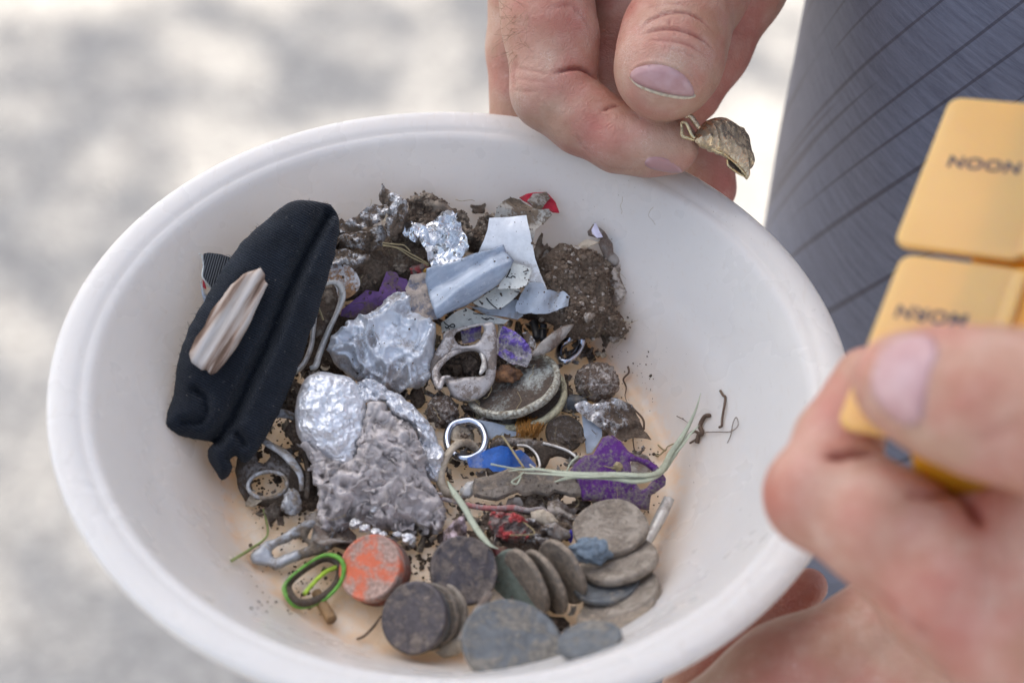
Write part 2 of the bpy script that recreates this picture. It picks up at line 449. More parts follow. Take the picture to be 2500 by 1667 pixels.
def disc(r, th, seed=0, rim=.0, wob=.0, dish=0., n=56):
    """coin-like body with softened edge, optional raised rim, worn outline"""
    h = th/2
    prof = [(0, h-dish), (r*.35, h-dish), (r*.7, h-dish), (r*.84, h-dish), (r*.88, h+rim*.4), (r*.91, h+rim), (r*.965, h+rim), (r*.99, h*.6+rim*.3), (r, 0.0), (r*.99, -h*.6), (r*.965, -h), (r*.7, -h), (0.0, -h)]
    V = []; F = []; m_ = len(prof)
    for i in range(n):
        a = 2*math.pi*i/n
        w_ = 1+wob*noise.noise(Vector((math.cos(a)*1.3, math.sin(a)*1.3, seed*3.7)))
        for rr, z in prof:
            zz = z+wob*.5*noise.noise(Vector((math.cos(a)*rr*1.5, math.sin(a)*rr*1.5, seed*2.1+z)))
            V.append((rr*w_*math.cos(a), rr*w_*math.sin(a), zz))
    for i in range(n):
        for j in range(m_-1):
            a = i*m_+j; b = ((i+1) % n)*m_+j; F.append((a, a+1, b+1, b))
    return V, F
def lump(name, px, py, lift, rx, ry, rz, mat, k=.7, ax=0, ay=0, amp=.25, f=1.2, seed=1, sub=4, crum=0, spin=0, parent=None, flatb=False):
    """a nugget: displaced ball; radii in cm across, up the picture and towards the viewer"""
    bm = bmesh.new(); bmesh.ops.create_icosphere(bm, subdivisions=sub, radius=1)
    C, n = plane_at(px, py, lift, k, ax, ay); V = []
    r = random.Random(seed); dirs = [(Vector((r.gauss(0, 1), r.gauss(0, 1), r.gauss(0, 1))).normalized(), r.uniform(1.5, 4), r.random()) for _ in range(7)]
    for v in bm.verts:
        p = v.co; dd = 1+amp*noise.fractal(p*f+Vector((seed*3.3, 0, 0)), 1, 2, 4, noise_basis='PERLIN_ORIGINAL')
        if crum:
            wq = p+Vector((noise.noise(p*1.5+Vector((seed, 0, 0))), noise.noise(p*1.5+Vector((0, seed, 4))), 0))*.4
            dd += crum*sum((abs(((wq.dot(d_)*ff+ph) % 1)*2-1)-.5)*.3 for d_, ff, ph in dirs)
        p = p*dd; V.append((p.x*rx, p.y*ry, p.z*rz))
    F = [tuple(x.index for x in fc.verts) for fc in bm.faces]; bm.free()
    return mk(name, orient(V, C, n, spin), F, mat, parent)

def caster(V, F):
    t = BVHTree.FromPolygons([tuple(v) for v in V], [tuple(int(i) for i in f) for f in F])
    def hit(px, py):
        d = Vector(ray(px, py)).normalized(); r_ = t.ray_cast(Vector(CAM), d)
        return (np.array(r_[0]), np.array(r_[1])) if r_[0] is not None else (None, None)
    return hit
# ---------------- materials of the finds ----------------
def dirty(name, col, metal=0., rough=.5, dirt=.4, dcol=(.16, .11, .075), sc=1.3, bump=.02, bsc=8, var=.25, crum=0, spec=.5, fine=.5, dr=.95, coat=0, glint=None, crs=.75):
    b = MB(name)
    n = b.noise(sc, 6, .68, .4); n2 = b.noise(bsc*1.6, 4, .7); n3 = b.noise(sc*.6, 2)
    c0 = tuple(x*(1-var) for x in col); c1 = tuple(min(1, x*(1+var)) for x in col)
    base = b.ramp(b.noise(sc*2.3, 5, .6), [(.3, c0), (.7, c1)])
    mixn = b.math('ADD', b.math('MULTIPLY', n, 1-fine*.5), b.math('MULTIPLY', n2, fine*.5))
    t = .62-.34*dirt
    mixn = b.math('ADD', mixn, b.math('MULTIPLY', b.attr('low'), .16))
    mask = b.ramp(mixn, [(t-.03, 0), (t+.07, 1)])
    mask = b.math('MULTIPLY', mask, min(1, dirt*2.5)) if dirt < .4 else mask
    if dirt <= 0.001: mask = b.ramp(mixn, [(0, 0), (1, 0)])
    dc = b.ramp(n2, [(.3, tuple(x*.55 for x in dcol)), (.7, tuple(min(1, x*1.5) for x in dcol))])
    b.set(col=b.mix(mask, base, dc), rough=b.mix(mask, b.mix(n3, max(.04, rough-.1), min(1, rough+.12)), dr), spec=spec)
    if metal: b.set(metal=b.math('MULTIPLY', b.math('SUBTRACT', 1, mask), metal))
    if coat: b.set(coat=coat, coatr=.1)
    if crum:
        v = b.vor(crum, 'DISTANCE_TO_EDGE', co=b.noise(2, 2, out=1) if False else None)
        wv = b.n.new('ShaderNodeVectorMath'); wv.operation = 'MULTIPLY_ADD'; b.L(b.noise(crum*.5, 2, out=1), wv.inputs[0]); wv.inputs[1].default_value = (.5, .5, .5); b.L(b.co, wv.inputs[2])
        v = b.vor(crum, 'F1', co=wv.outputs[0]); b.bump(v, .07, crs)
        v2 = b.vor(crum*2.3, 'F1', co=wv.outputs[0]); b.bump(v2, .03, crs*.8)
    if bump: b.bump(b.mix(mask, b.noise(bsc, 4), b.math('MULTIPLY', n2, 2.0)), bump, .8)
    return b.m
M = {}
M['foil'] = dirty('shiny_foil', (.80, .82, .85), 1, .24, .12, (.30, .25, .21), crum=2.6, bump=.006, var=.08, crs=.3)
M['foil_dull'] = dirty('dull_foil', (.80, .84, .90), .4, .34, .26, (.19, .13, .09), sc=1.3, crum=2.2, bump=.012, var=.1, fine=.6)
M['foil_ball'] = dirty('dimpled_foil', (.86, .88, .92), .62, .42, .04, (.35, .33, .32), crum=5.0, bump=.012, var=.06)
M['foil_dirty'] = dirty('soiled_foil', (.60, .60, .61), .7, .38, .55, (.15, .11, .08), sc=2.0, crum=3.5, bump=.03, var=.15, fine=.9)
M['foil_brown'] = dirty('brown_foil', (.52, .47, .43), .8, .34, .46, (.13, .09, .065), sc=5.0, crum=3.2, bump=.03, var=.2, fine=.8)
M['soil'] = dirty('soil', (.11, .07, .045), 0, .95, .6, (.19, .14, .10), sc=2.5, bump=.07, bsc=7, var=.45, fine=1)
M['soil_dark'] = dirty('dark_soil', (.07, .048, .034), 0, .95, .5, (.13, .095, .07), sc=3, bump=.08, bsc=8, var=.4, fine=1)
M['leafmould'] = dirty('leaf_mould', (.27, .22, .17), 0, .9, .5, (.10, .07, .05), sc=2.0, bump=.05, bsc=6, var=.4)
M['wad'] = dirty('ashen_wad', (.60, .55, .53), 0, .85, .22, (.15, .12, .10), sc=1.0, bump=.05, bsc=4, var=.3)
M['greymetal'] = dirty('weathered_lead', (.40, .455, .53), .25, .55, .22, (.22, .19, .16), sc=1.2, bump=.02, bsc=5, var=.2)
def m_lead():
    b = MB('weathered_lead_strip'); co = b.frame(34)
    g = b.noise(2.2, 5, .65, .3, co=b.map((.16, 1, .5), src=co)); n = b.noise(7, 4, .7)
    col = b.ramp(g, [(.3, (.17, .205, .27)), (.5, (.34, .40, .49)), (.72, (.52, .58, .66))]); col = b.mix(b.ramp(n, [(.55, 0), (.72, .5)]), col, (.60, .64, .70))
    b.set(col=col, rough=.5, metal=.25, spec=.5); b.bump(g, .06, .8); b.bump(n, .015, .6); return b.m
M['leadstrip'] = m_lead()
M['whiteflake'] = dirty('white_flake', (.66, .68, .64), 0, .5, .16, (.08, .075, .07), sc=2.4, bump=.02, bsc=6, var=.12)
M['whitemetal'] = dirty('white_sheet_metal', (.86, .87, .88), .35, .35, .13, (.22, .17, .12), sc=3.2, bump=.01, var=.08, fine=.9)
M['whitedirty'] = dirty('soiled_white_metal', (.42, .40, .36), .2, .5, .42, (.16, .12, .085), sc=2.2, bump=.03, var=.2, fine=.9)
M['spotted'] = dirty('rust_spotted_white', (.56, .56, .58), 0, .5, .42, (.30, .17, .09), sc=3.4, bump=.02, var=.12, fine=1)
M['red'] = dirty('red_paint', (.52, .02, .05), 0, .35, .18, (.2, .05, .04), sc=3, var=.2)
M['redfoil'] = dirty('red_foil', (.48, .07, .07), .3, .4, .5, (.24, .20, .18), sc=2.6, crum=3.5, var=.3)
M['purple'] = dirty('dusty_purple_film', (.17, .075, .25), .15, .45, .38, (.17, .12, .11), sc=1.6, var=.3, fine=.9)
M['keypurple'] = dirty('purple_coating', (.10, .010, .19), 0, .45, .38, (.20, .17, .17), sc=1.5, var=.3, bump=.015, fine=.9)
M['purplefoil'] = dirty('purple_white_foil', (.20, .13, .50), .2, .35, .5, (.40, .37, .38), sc=1.9, crum=2.5, var=.4, dr=.6)
M['blue'] = dirty('blue_plastic', (.008, .10, .42), 0, .25, .14, (.3, .28, .24), sc=2, var=.35, coat=.4)
M['orange'] = dirty('orange_plastic', (.68, .15, .065), 0, .5, .42, (.42, .29, .24), sc=1.1, var=.12, fine=.3, bump=.01)
M['capside'] = dirty('dark_cap_side', (.17, .11, .09), 0, .7, .4, (.24, .09, .06), sc=2)  # cap side coloured darker than the top
M['green'] = dirty('green_plastic', (.15, .40, .05), 0, .4, .12, (.4, .5, .25), sc=2, var=.35)
M['greenyel'] = dirty('yellow_green_plastic', (.42, .62, .05), 0, .4, .12, (.4, .5, .25), sc=2, var=.3)
M['coin'] = dirty('worn_coin', (.20, .175, .15), .3, .55, .5, (.27, .22, .17), sc=2.0, bump=.03, bsc=4, var=.32)
M['coindark'] = dirty('dark_coin', (.095, .083, .088), .4, .42, .36, (.20, .165, .14), sc=2.2, bump=.03, bsc=4, var=.35)
M['coingrey'] = dirty('slate_coin', (.135, .148, .16), .35, .55, .35, (.22, .20, .17), sc=1.8, bump=.03, bsc=4, var=.3)
M['coinpale'] = dirty('pale_coin', (.33, .285, .235), .1, .7, .42, (.21, .175, .14), sc=2.4, bump=.03, bsc=4, var=.2)
M['verdigris'] = dirty('verdigris', (.20, .26, .32), .1, .8, .3, (.13, .15, .17), sc=2.5, bump=.05, bsc=5)
M['greencoin'] = dirty('green_coin', (.20, .24, .20), .2, .7, .3, (.15, .14, .11), sc=2)
M['tab'] = dirty('grimy_aluminium', (.56, .52, .50), .4, .42, .34, (.19, .145, .115), sc=2.2, bump=.02, var=.2, fine=.9)
M['tabgrey'] = dirty('blue_grey_aluminium', (.46, .475, .50), .4, .45, .42, (.20, .16, .12), sc=1.6, bump=.02, var=.2)
M['tabdark'] = dirty('soil_caked_tab', (.25, .22, .20), .4, .45, .6, (.10, .075, .055), sc=2.6, bump=.04, var=.3, fine=1)
M['palemetal'] = dirty('pale_strip', (.66, .64, .60), .3, .35, .25, (.3, .24, .19), sc=2.6, var=.12)
M['chrome'] = dirty('chrome', (.60, .66, .78), 1, .2, .02, (.2, .18, .16), sc=2, var=.06, bump=0)
M['brassrim'] = dirty('yellowed_rim', (.66, .62, .42), .25, .42, .30, (.20, .16, .11), sc=3.2, bump=.03, bsc=9, var=.25, fine=1)
M['lidface'] = dirty('soil_filled_face', (.50, .52, .48), .1, .6, .52, (.12, .09, .07), sc=.9, bump=.05, bsc=8, var=.12, fine=.55)
M['cream'] = dirty('cream_bark', (.55, .47, .36), 0, .8, .3, (.25, .18, .12), sc=2, bump=.03)
M['greyleaf'] = dirty('grey_leaf', (.34, .31, .28), 0, .8, .4, (.2, .15, .12), sc=1.8, bump=.04)
M['palebits'] = dirty('pale_lichen', (.52, .46, .40), 0, .9, .45, (.22, .17, .13), sc=3, bump=.04, fine=1)
M['printed'] = dirty('printed_scrap', (.46, .38, .32), 0, .7, .3, (.12, .14, .20), sc=3.6, bump=.02, fine=.8)
M['ochre'] = dirty('ochre_lump', (.26, .13, .06), 0, .8, .4, (.12, .07, .05), sc=2, bump=.05)
M['blackplastic'] = dirty('black_plastic', (.02, .02, .022), 0, .4, .18, (.12, .1, .08), sc=2)
M['root'] = dirty('root', (.13, .085, .06), 0, .9, .2, var=.3)
M['straw'] = dirty('straw', (.36, .29, .16), 0, .7, .15, var=.25)
M['grass'] = dirty('dry_grass', (.46, .50, .38), 0, .6, .15, (.3, .26, .16), sc=2, var=.15)
M['greenstem'] = dirty('green_stem', (.30, .36, .12), 0, .6, .15, (.3, .26, .16), sc=2, var=.2)
M['fur'] = dirty('orange_fur', (.50, .23, .05), 0, .6, .12, (.25, .12, .05), sc=2, var=.35)
M['redstem'] = dirty('pink_red_stem', (.42, .15, .14), 0, .6, .42, (.34, .30, .29), sc=2, var=.2)
M['whitefoilbit'] = dirty('white_foil_crumb', (.82, .83, .86), .8, .3, .05, crum=6)
def m_fabric():
    b = MB('black_knit')
    co = b.frame(62)
    rows = b.wave(5.2, 1.2, co, 'X', 2, 1.2); st = b.wave(14, .8, co, 'Y', 2, 3)
    col = b.ramp(b.noise(1.4, 4), [(.3, (.010, .014, .023)), (.7, (.028, .037, .055))])
    lint = b.math('GREATER_THAN', b.noise(10, 2), .71)
    col = b.mix(b.math('MULTIPLY', b.noise(20, 3), .25), col, (.05, .06, .08)); col = b.mix(b.math('MULTIPLY', lint, .5), col, (.3, .28, .26))
    col = b.mix(b.ramp(rows, [(.3, .75), (.75, 0)]), col, (.002, .003, .005)); b.set(col=col, rough=.95, spec=.12, sheen=.12); b.bump(rows, .028, .8); b.bump(st, .02, .7); b.bump(b.noise(14, 3), .02, .6); return b.m
M['fabric'] = m_fabric()
def m_wood():
    b = MB('driftwood')
    co = b.frame(60)
    g = b.noise(3.8, 3, .5, .15, co=b.map((.09, 1, .2), src=co)); g2 = b.noise(8, 4, .6, .2, co=b.map((.06, 1, .2), src=co))
    col = b.ramp(b.math('ADD', b.math('MULTIPLY', g, .6), b.math('MULTIPLY', g2, .4)), [(.39, (.14, .09, .065)), (.45, (.31, .22, .17)), (.50, (.45, .36, .30)), (.58, (.54, .48, .43)), (.70, (.60, .56, .53))])
    b.set(col=col, rough=.95, spec=.1); b.bump(g, .03, .8); b.bump(g2, .03); return b.m
M['wood'] = m_wood()
def m_card():
    b = MB('ribbed_card'); x = b.wave(5.5, .4, b.map((1, 1, 1), (0, 0, math.radians(8))), 'X')
    b.set(col=b.ramp(x, [(.35, (.012, .014, .018)), (.8, (.10, .115, .13))]), rough=.6); b.bump(x, .03); return b.m
M['card'] = m_card()
# ================= the finds in the bowl =================
def fold_hf(seed, n=7, f=1.0, amp=.08, lo=0., lf=.5):
    return lambda U, d: folds(U, seed, n, f, amp)+lo*nz(U, lf, seed+50, 2)
def crumb(c, s):
    bm = bmesh.new(); bmesh.ops.create_icosphere(bm, subdivisions=1, radius=s)
    V = []
    for v in bm.verts:
        d = 1+.5*noise.noise(v.co/s*1.3+Vector((c[0]*9, c[1]*7, 0))); V.append((c[0]+v.co.x*d, c[1]+v.co.y*d, c[2]+v.co.z*d*.8))
    F = [tuple(x.index for x in f.verts) for f in bm.faces]; bm.free(); return V, F
def cr_hf(seed, f=1.0, amp=.12, lo=0., lf=.5): return lambda U, d: crumple(U, seed, f, amp)+lo*nz(U, lf, seed+50, 2)
def soft_hf(seed, amp=.1, f=.7, oct=4): return lambda U, d: amp*nz(U, f, seed, oct)
def T(o, label, cat, group=None): return tag(o, label, cat, group)

# -- black fabric pouch with its long seam
def seam_hf(plane, lines):
    C, n = plane; e1, e2 = basis(n)
    L = [[np.array([(on_plane(p[0], p[1], C, n)-C)@e1, (on_plane(p[0], p[1], C, n)-C)@e2]) for p in ln[0]] for ln in lines]
    def hf(U, d):
        h = .05*nz(U, .6, 3, 3)+.012*nz(U, 3, 4, 3)
        for pts, (_, w_, dep) in zip(L, lines): h -= dep*np.exp(-(dist_poly(U, pts, False)/w_)**2)
        return h
    return hf
pl = plane_at(610, 820, 2.15, .95, .20, .13)
po = q('X', [(628,490),(655,470),(690,461),(745,465),(770,480),(779,510),(776,555),(765,600),(750,650),(730,720),(700,800),(672,880),(640,950),(612,1000),(592,1036),(575,1058),(556,1060),(540,1046),(528,1056),(532,1072),(526,1092),(508,1101),(496,1085),(482,1060),(478,1035),(492,1012),(470,1012),(425,1003),(376,990),(378,965),(399,905),(408,830),(430,760),(465,700),(510,620),(560,550),(600,515)])
pouch = sheet('fabric_pouch', po, 0, M['fabric'], plane=pl, th=.08, step=.1, rag=.03, sm=2, puff=.52, pw=.6, pb=.5,
    hf=seam_hf(pl, [(q('X', [(752,492),(715,560),(680,630),(650,700),(615,790),(575,870),(535,960),(500,1008)]), .17, .72), (q('X', [(448,900),(470,915),(476,950),(462,972),(415,972)]), .09, .28), (q('X', [(545,1000),(560,1020)]), .12, .4)]))
T(pouch, 'stuffed black knitted fabric pouch with a long seam and frayed lower end', 'pouch')
def fuzz(name, obj, n, L, rad, mat, seed):
    """short loose fibres standing off a cloth part"""
    r = random.Random(seed); me = obj.data; ps = []
    vs_ = [v for v in me.vertices]; org = np.array(obj.location)/CM
    parts = []
    for i in range(n):
        v = r.choice(vs_); p = Vector(org)+Vector(v.co)/CM; nn = Vector(v.normal)
        d = (nn+Vector((r.gauss(0, .7), r.gauss(0, .7), r.gauss(0, .7)))).normalized(); l = L*r.uniform(.4, 1.4)
        c = Vector((r.gauss(0, .4), r.gauss(0, .4), r.gauss(0, .4)))*l
        parts.append(tube([p-nn*.02, p+d*l*.5, p+d*l*.8+c*.5, p+d*l+c], [rad, rad, rad*.8, rad*.4], 3))
    V, F = cat(parts)
    return mk(name, V, F, mat, None)
ends = [v.index for v in pouch.data.vertices]
fz = fuzz('loose_fibres', pouch, 1500, .08, .004, M['fabric'], 4)
_w = fz.matrix_world.copy(); loc = fz.location.copy(); fz.parent = pouch; fz.location = loc-pouch.location
fz['kind'] = 'stuff'
wc = sheet('wood_chip', q('X', [(597,616),(608,630),(608,645),(615,655),(603,678),(590,705),(575,742),(548,790),(520,830),(497,855),(484,860),(474,850),(462,850),(440,832),(434,812),(450,775),(468,752),(485,712),(512,680),(530,655),(560,630)]), 0, M['wood'],
    plane=(pl[0]+pl[1]*.86+np.array([0, 0, 0]), pl[1]), th=.1, step=.05, rag=.012, sm=1, puff=.10, pw=.2, hf=lambda U, d: .028*np.sin((U[:, 0]*.87-U[:, 1]*.5)*20+.8*nz(U, .3, 4))+.012*nz(U, 5, 8))
T(wc, 'pale weathered sliver of grooved wood lying on the black fabric pouch', 'wood chip')
cdr = thing('folded_card', PD(530, 675, bowl_depth(530, 675)-.9), 'folded black ribbed card with red inner edge, tucked behind the black pouch', 'card')
cpl = plane_at(530, 675, .9, .6, .3, 0)
sheet('ribbed_panel', q('A', [(575,745),(620,735),(740,750),(830,780),(900,800),(900,960),(760,1100),(690,1150),(640,1060),(575,960),(565,880)]), 0, M['card'], plane=cpl, th=.04, step=.12, parent=cdr, rag=.01)
sheet('red_panel', q('A', [(530,780),(548,765),(572,850),(568,960),(600,1080),(565,1060),(530,960)]), 0, M['red'], plane=(cpl[0]-cpl[1]*.12, nview(.7, 180)), th=.03, step=.1, parent=cdr)
wire('torn_edge', q('A', [(535,745),(560,760),(575,860),(565,960),(620,1040),(680,1100)]), 1.0, .02, M['whiteflake'], cdr, n=6)
wire('lower_torn_edge', q('A', [(545,1000),(580,1110),(630,1170)]), .95, .02, M['palemetal'], cdr, n=6)
sheet('lower_flap', q('A', [(545,1020),(560,1090),(630,1190),(590,1230),(560,1130)]), 0, M['greymetal'], plane=(cpl[0]-cpl[1]*.05, cpl[1]), th=.03, step=.1, parent=cdr)

# -- soil that fills the heap (nobody could count it)
def soil(pts, lift, mat, puff, seed, rag=.12, k=.5):
    o = sheet('loose_soil', pts, lift, mat, k=k, th=.04, step=.085, rag=rag, sm=2, puff=puff, pw=.5, hf=lambda U, d: .10*nz(U, 1.6, seed, 4)+.07*nz(U, 6, seed+1, 3), seed=seed)
    return tag(o, kind='stuff')
soil(q('B', [(60,760),(300,640),(600,650),(900,640),(1250,780),(1500,900),(1560,1150),(1400,1330),(1000,1300),(700,1500),(300,1568),(80,1500),(-30,1200)]), .5, M['soil'], .35, 11)
soil(q('D', [(480,480),(900,430),(1300,400),(1500,800),(1400,1100),(1000,1150),(700,1150),(380,1180),(250,1100),(350,700)]), .35, M['soil_dark'], .3, 12)
soil(q('G', [(1050,420),(1180,480),(1230,700),(1200,760),(1080,730),(1010,640),(1000,520)]), .12, M['soil'], .2, 13)
soil(q('G', [(1150,760),(1290,1000),(1330,1250),(1350,1420),(1240,1520),(1080,1568),(950,1560),(900,1440),(1000,1400),(1200,1350),(1240,1100),(1100,900)]), .1, M['soil'], .3, 14)
soil(q('C', [(880,700),(1100,760),(1300,1000),(1300,1400),(1200,1500),(1050,1480),(900,1500),(700,1480),(760,1200),(880,1000)]), .45, M['soil_dark'], .3, 15)
soil(q('E', [(350,500),(700,500),(1100,600),(1250,800),(1100,1000),(700,1000),(300,950)]), .35, M['soil_dark'], .25, 16)
soil(q('I', [(560,960),(900,980),(1300,1080),(1350,1200),(1200,1330),(1150,1500),(800,1450),(600,1300),(520,1100)]), .2, M['soil'], .25, 17)
soil(q('K', [(930,700),(1100,640),(1250,700),(1450,740),(1500,820),(1300,860),(1000,900),(880,860)]), .1, M['soil_dark'], .15, 18)
soil(q('I', [(860,830),(960,800),(1100,840),(1180,820),(1250,900),(1450,900),(1560,960),(1350,1010),(1100,960),(900,930)]), .1, M['soil_dark'], .12, 19)
soil(q('H', [(380,900),(700,800),(1000,900),(1200,1100),(1250,1350),(1000,1450),(600,1350),(330,1300),(300,1050)]), .2, M['soil_dark'], .4, 20)

# -- crumpled scraps along the far side
T(sheet('foil_flap', q('B', [(265,620),(430,535),(560,465),(660,400),(700,350),(860,345),(890,420),(820,560),(700,620),(560,680),(380,710),(290,730)]), 1.35, M['foil_dirty'], rag=.05, step=.05, th=.02, sharp=28, hf=cr_hf(21, 1.3, .10, .12)), 'flat scrap of cracked grey foil beside the top of the black pouch', 'foil')
T(sheet('soiled_foil', q('B', [(790,112),(835,150),(880,165),(940,215),(1000,250),(1110,330),(1140,470),(1100,620),(980,760),(890,790),(830,640),(880,420),(770,320),(760,280),(785,210)]), 1.25, M['foil_dirty'], rag=.06, step=.05, th=.03, puff=.2, sharp=28, hf=cr_hf(22, 1.5, .14, .15)), 'soil-caked foil scrap rising to a sharp point at the far side', 'foil')
T(sheet('clod', q('B', [(1130,350),(1250,280),(1340,248),(1450,260),(1560,310),(1650,360),(1740,440),(1830,450),(1920,540),(1930,640),(1985,690),(2030,600),(2091,520),(2180,480),(2240,560),(2240,900),(2050,1010),(1900,950),(1600,900),(1200,830),(960,840),(930,700),(1000,540),(1110,450)]), .75, M['leafmould'], rag=.10, step=.07, th=.1, puff=.4, pw=.6, hf=lambda U, d: .22*nz(U, 1.8, 5, 4)+.09*nz(U, 6, 6, 2)), 'brown crumbly clod of leaf mould behind the shiny foil', 'clod')
T(sheet('grimy_scrap', q('B', [(240,780),(420,720),(640,680),(760,640),(860,740),(800,900),(640,960),(560,940),(400,900),(250,880)]), 1.0, M['foil_dirty'], rag=.06, step=.05, th=.05, puff=.15, sharp=28, hf=cr_hf(23, 1.6, .14, .1)), 'grimy foil scrap under the flat cracked foil', 'foil')
T(sheet('grimy_flake', q('B', [(175,930),(350,930),(500,1000),(640,1010),(655,1060),(560,1110),(430,1195),(310,1120),(130,1135)]), 1.15, M['foil_dirty'], rag=.05, step=.05, th=.03, sharp=28, hf=cr_hf(24, 1.3, .10)), 'grimy flake of foil above the rust-spotted white disc', 'foil')
T(sheet('spotted_disc', q('B', [(20,1210),(150,1125),(300,1112),(430,1190),(500,1290),(520,1380),(475,1475),(380,1545),(260,1580),(120,1560),(0,1400)]), 1.25, M['spotted'], sm=4, step=.09, th=.06, hf=soft_hf(25, .06)), 'white disc peppered with rust spots beside the black pouch', 'disc')
T(sheet('purple_film', q('D', [(1290,-80),(1335,-90),(1420,-60),(1450,-10),(1540,20),(1570,120),(1500,200),(1340,260),(1240,350),(1070,480),(900,475),(740,445),(755,380),(860,300),(1050,150),(1200,170),(1240,60)]), 1.35, M['purple'], rag=.015, step=.08, th=.02, hf=fold_hf(26, 4, .5, .10, .15)), 'dusty purple petal of plastic film between foil scraps', 'film')
T(lump('red_seed', 780+1280/5.2275, 430+1190/5.2275, 1.25, .28, .17, .12, M['redfoil'], amp=.3, seed=27), 'small dull red crumb beside the purple film', 'crumb')
T(lump('yellow_crumb', 780+1365/5.2275, 430+1225/5.2275, 1.4, .08, .11, .08, dirty('amber', (.5, .28, .04), 0, .5, .2), amp=.3, seed=28), 'tiny amber crumb next to the dull red crumb', 'crumb')
T(sheet('shiny_foil', q('B', [(988,650),(1100,608),(1240,620),(1340,632),(1480,580),(1570,515),(1650,480),(1705,460),(1750,530),(1805,620),(1820,720),(1880,830),(1912,960),(1900,1030),(1800,1090),(1640,1170),(1600,1225),(1500,1225),(1430,1160),(1390,1100),(1370,960),(1290,850),(1200,830),(1090,760)]), 1.7, M['foil'], rag=.02, step=.045, th=.015, k=.6, sharp=30, hf=lambda U, d: ridges(U, 29, .9, .22)+folds(U, 30, 5, .9, .14)+folds(U, 31, 4, 2.4, .035)), 'bright mirror-like crumpled scrap of silver foil at the far side', 'foil')
bs = thing('bent_tin_strip', PD(1260, 590, bowl_depth(1260, 590)-1.5), 'bent white tin strip with soiled curled top and red painted end', 'tin strip')
bp = plane_at(1260, 610, 1.75, .75, -.05, .1)
sheet('white_face', q('C', [(408,488),(600,475),(790,455),(800,520),(825,620),(855,760),(875,860),(925,985),(995,1130),(960,1160),(800,1080),(600,1000),(400,950),(285,815),(350,700),(390,600)]), 0, M['whitemetal'], plane=bp, th=.03, step=.09, parent=bs, hf=lambda U, d: .34*np.sin(U[:, 1]*1.5+.6)+.10*nz(U, .7, 31))
sheet('curled_end', q('C', [(430,490),(455,430),(480,360),(540,260),(620,212),(720,228),(820,300),(920,350),(1020,350),(1052,395),(1000,445),(930,510),(880,570),(868,640),(850,740),(810,640),(790,455),(620,482)]), 0, M['whitedirty'], plane=(bp[0]+bp[1]*.12, bp[1]), th=.04, step=.08, rag=.02, parent=bs, hf=fold_hf(32, 4, .8, .16, .1))
sheet('painted_end', q('C', [(712,218),(780,190),(860,178),(990,168),(1040,228),(1090,280),(1127,380),(1060,377),(1010,345),(930,352),(850,320),(770,262)]), 0, M['red'], plane=(bp[0]+bp[1]*.2, nview(.8, 60)), th=.03, step=.07, parent=bs, rag=.01, hf=fold_hf(33, 3, .8, .06))
sheet('bare_patch', q('C', [(790,255),(850,190),(992,170),(1030,232),(970,300),(930,350),(860,322)]), 0, M['whitedirty'], plane=(bp[0]+bp[1]*.29, nview(.8, 60)), th=.03, step=.07, parent=bs, rag=.02, hf=fold_hf(33, 3, .8, .05))
T(sheet('lead_strip', [(1042,667),(1100,652),(1147,630),(1195,616),(1230,603),(1237,625),(1253,647),(1232,680),(1204,706),(1159,735),(1124,756),(1086,774),(1068,784),(1058,760),(1046,720)], 2.5, M['leadstrip'], k=.65, ay=.1, sm=2, rag=.015, step=.07, th=.07, puff=.05, hf=lambda U, d: .30*np.abs(((-U[:, 0]*.56+U[:, 1]*.83)*.95+.22*nz(U, .45, 2, 2)+.2) % 1*2-1)**.8+.03*folds(U, 3, 5, 1, 1)+.012*nz(U, 5, 4)), 'blue-grey creased lead strip on top of the heap', 'lead strip')
T(sheet('printed_scrap', [(1003,672),(1025,668),(1043,667),(1050,700),(1060,740),(1068,778),(1040,782),(1015,772),(1000,745),(988,705)], 2.3, M['printed'], rag=.03, step=.06, th=.03, hf=fold_hf(35, 4, 1, .05)), 'tan paper scrap with faded blue print at the left end of the lead strip', 'paper')
def flake(pts, lift, mat, label, seed, name='white_flake', cat_='flake', grp=None, th=.04, amp=.08, rag=.025, **kw):
    return T(sheet(name, pts, lift, mat, rag=rag, step=.07, th=th, hf=fold_hf(seed, 4, .7, amp, .08), seed=seed, **kw), label, cat_, grp)
flake(q('C', [(640,900),(740,925),(842,960),(820,1050),(785,1130),(700,1172),(480,1160),(560,1050)]), 2.3, M['whiteflake'], 'cream enamel flake with black ticks, uppermost of the fanned flakes', 41, grp='enamel flakes under the lead strip')
flake(q('C', [(470,1150),(600,1165),(732,1178),(680,1250),(600,1320),(520,1370),(400,1385),(290,1350),(225,1315),(360,1230)]), 2.2, M['whiteflake'], 'cream enamel flake with a smooth wavy lower edge, middle of the fan', 42, grp='enamel flakes under the lead strip')
flake(q('C', [(190,1340),(400,1380),(520,1365),(620,1300),(690,1280),(700,1400),(752,1440),(690,1482),(560,1450),(380,1440)]), 2.0, M['greymetal'], 'thin grey flake under the cream enamel flakes', 43, 'grey_flake', grp='enamel flakes under the lead strip')
flake(q('E', [(385,362),(380,230),(560,110),(680,60),(800,120),(1000,170),(1185,210),(1130,255),(900,255),(650,315)]), 1.9, M['whiteflake'], 'long white flake with black scribbled marks, lowest of the fan above the pull tab', 44, grp='enamel flakes under the lead strip')
def scribble(pl_, strokes, rad, parent, mat=None):
    for s in strokes:
        P = [on_plane(p[0], p[1], pl_[0], pl_[1]) for p in s]; V, F = tube(spline(P, 5), rad, 5); mk('ink_mark', V, F, mat or M['blackplastic'], parent)
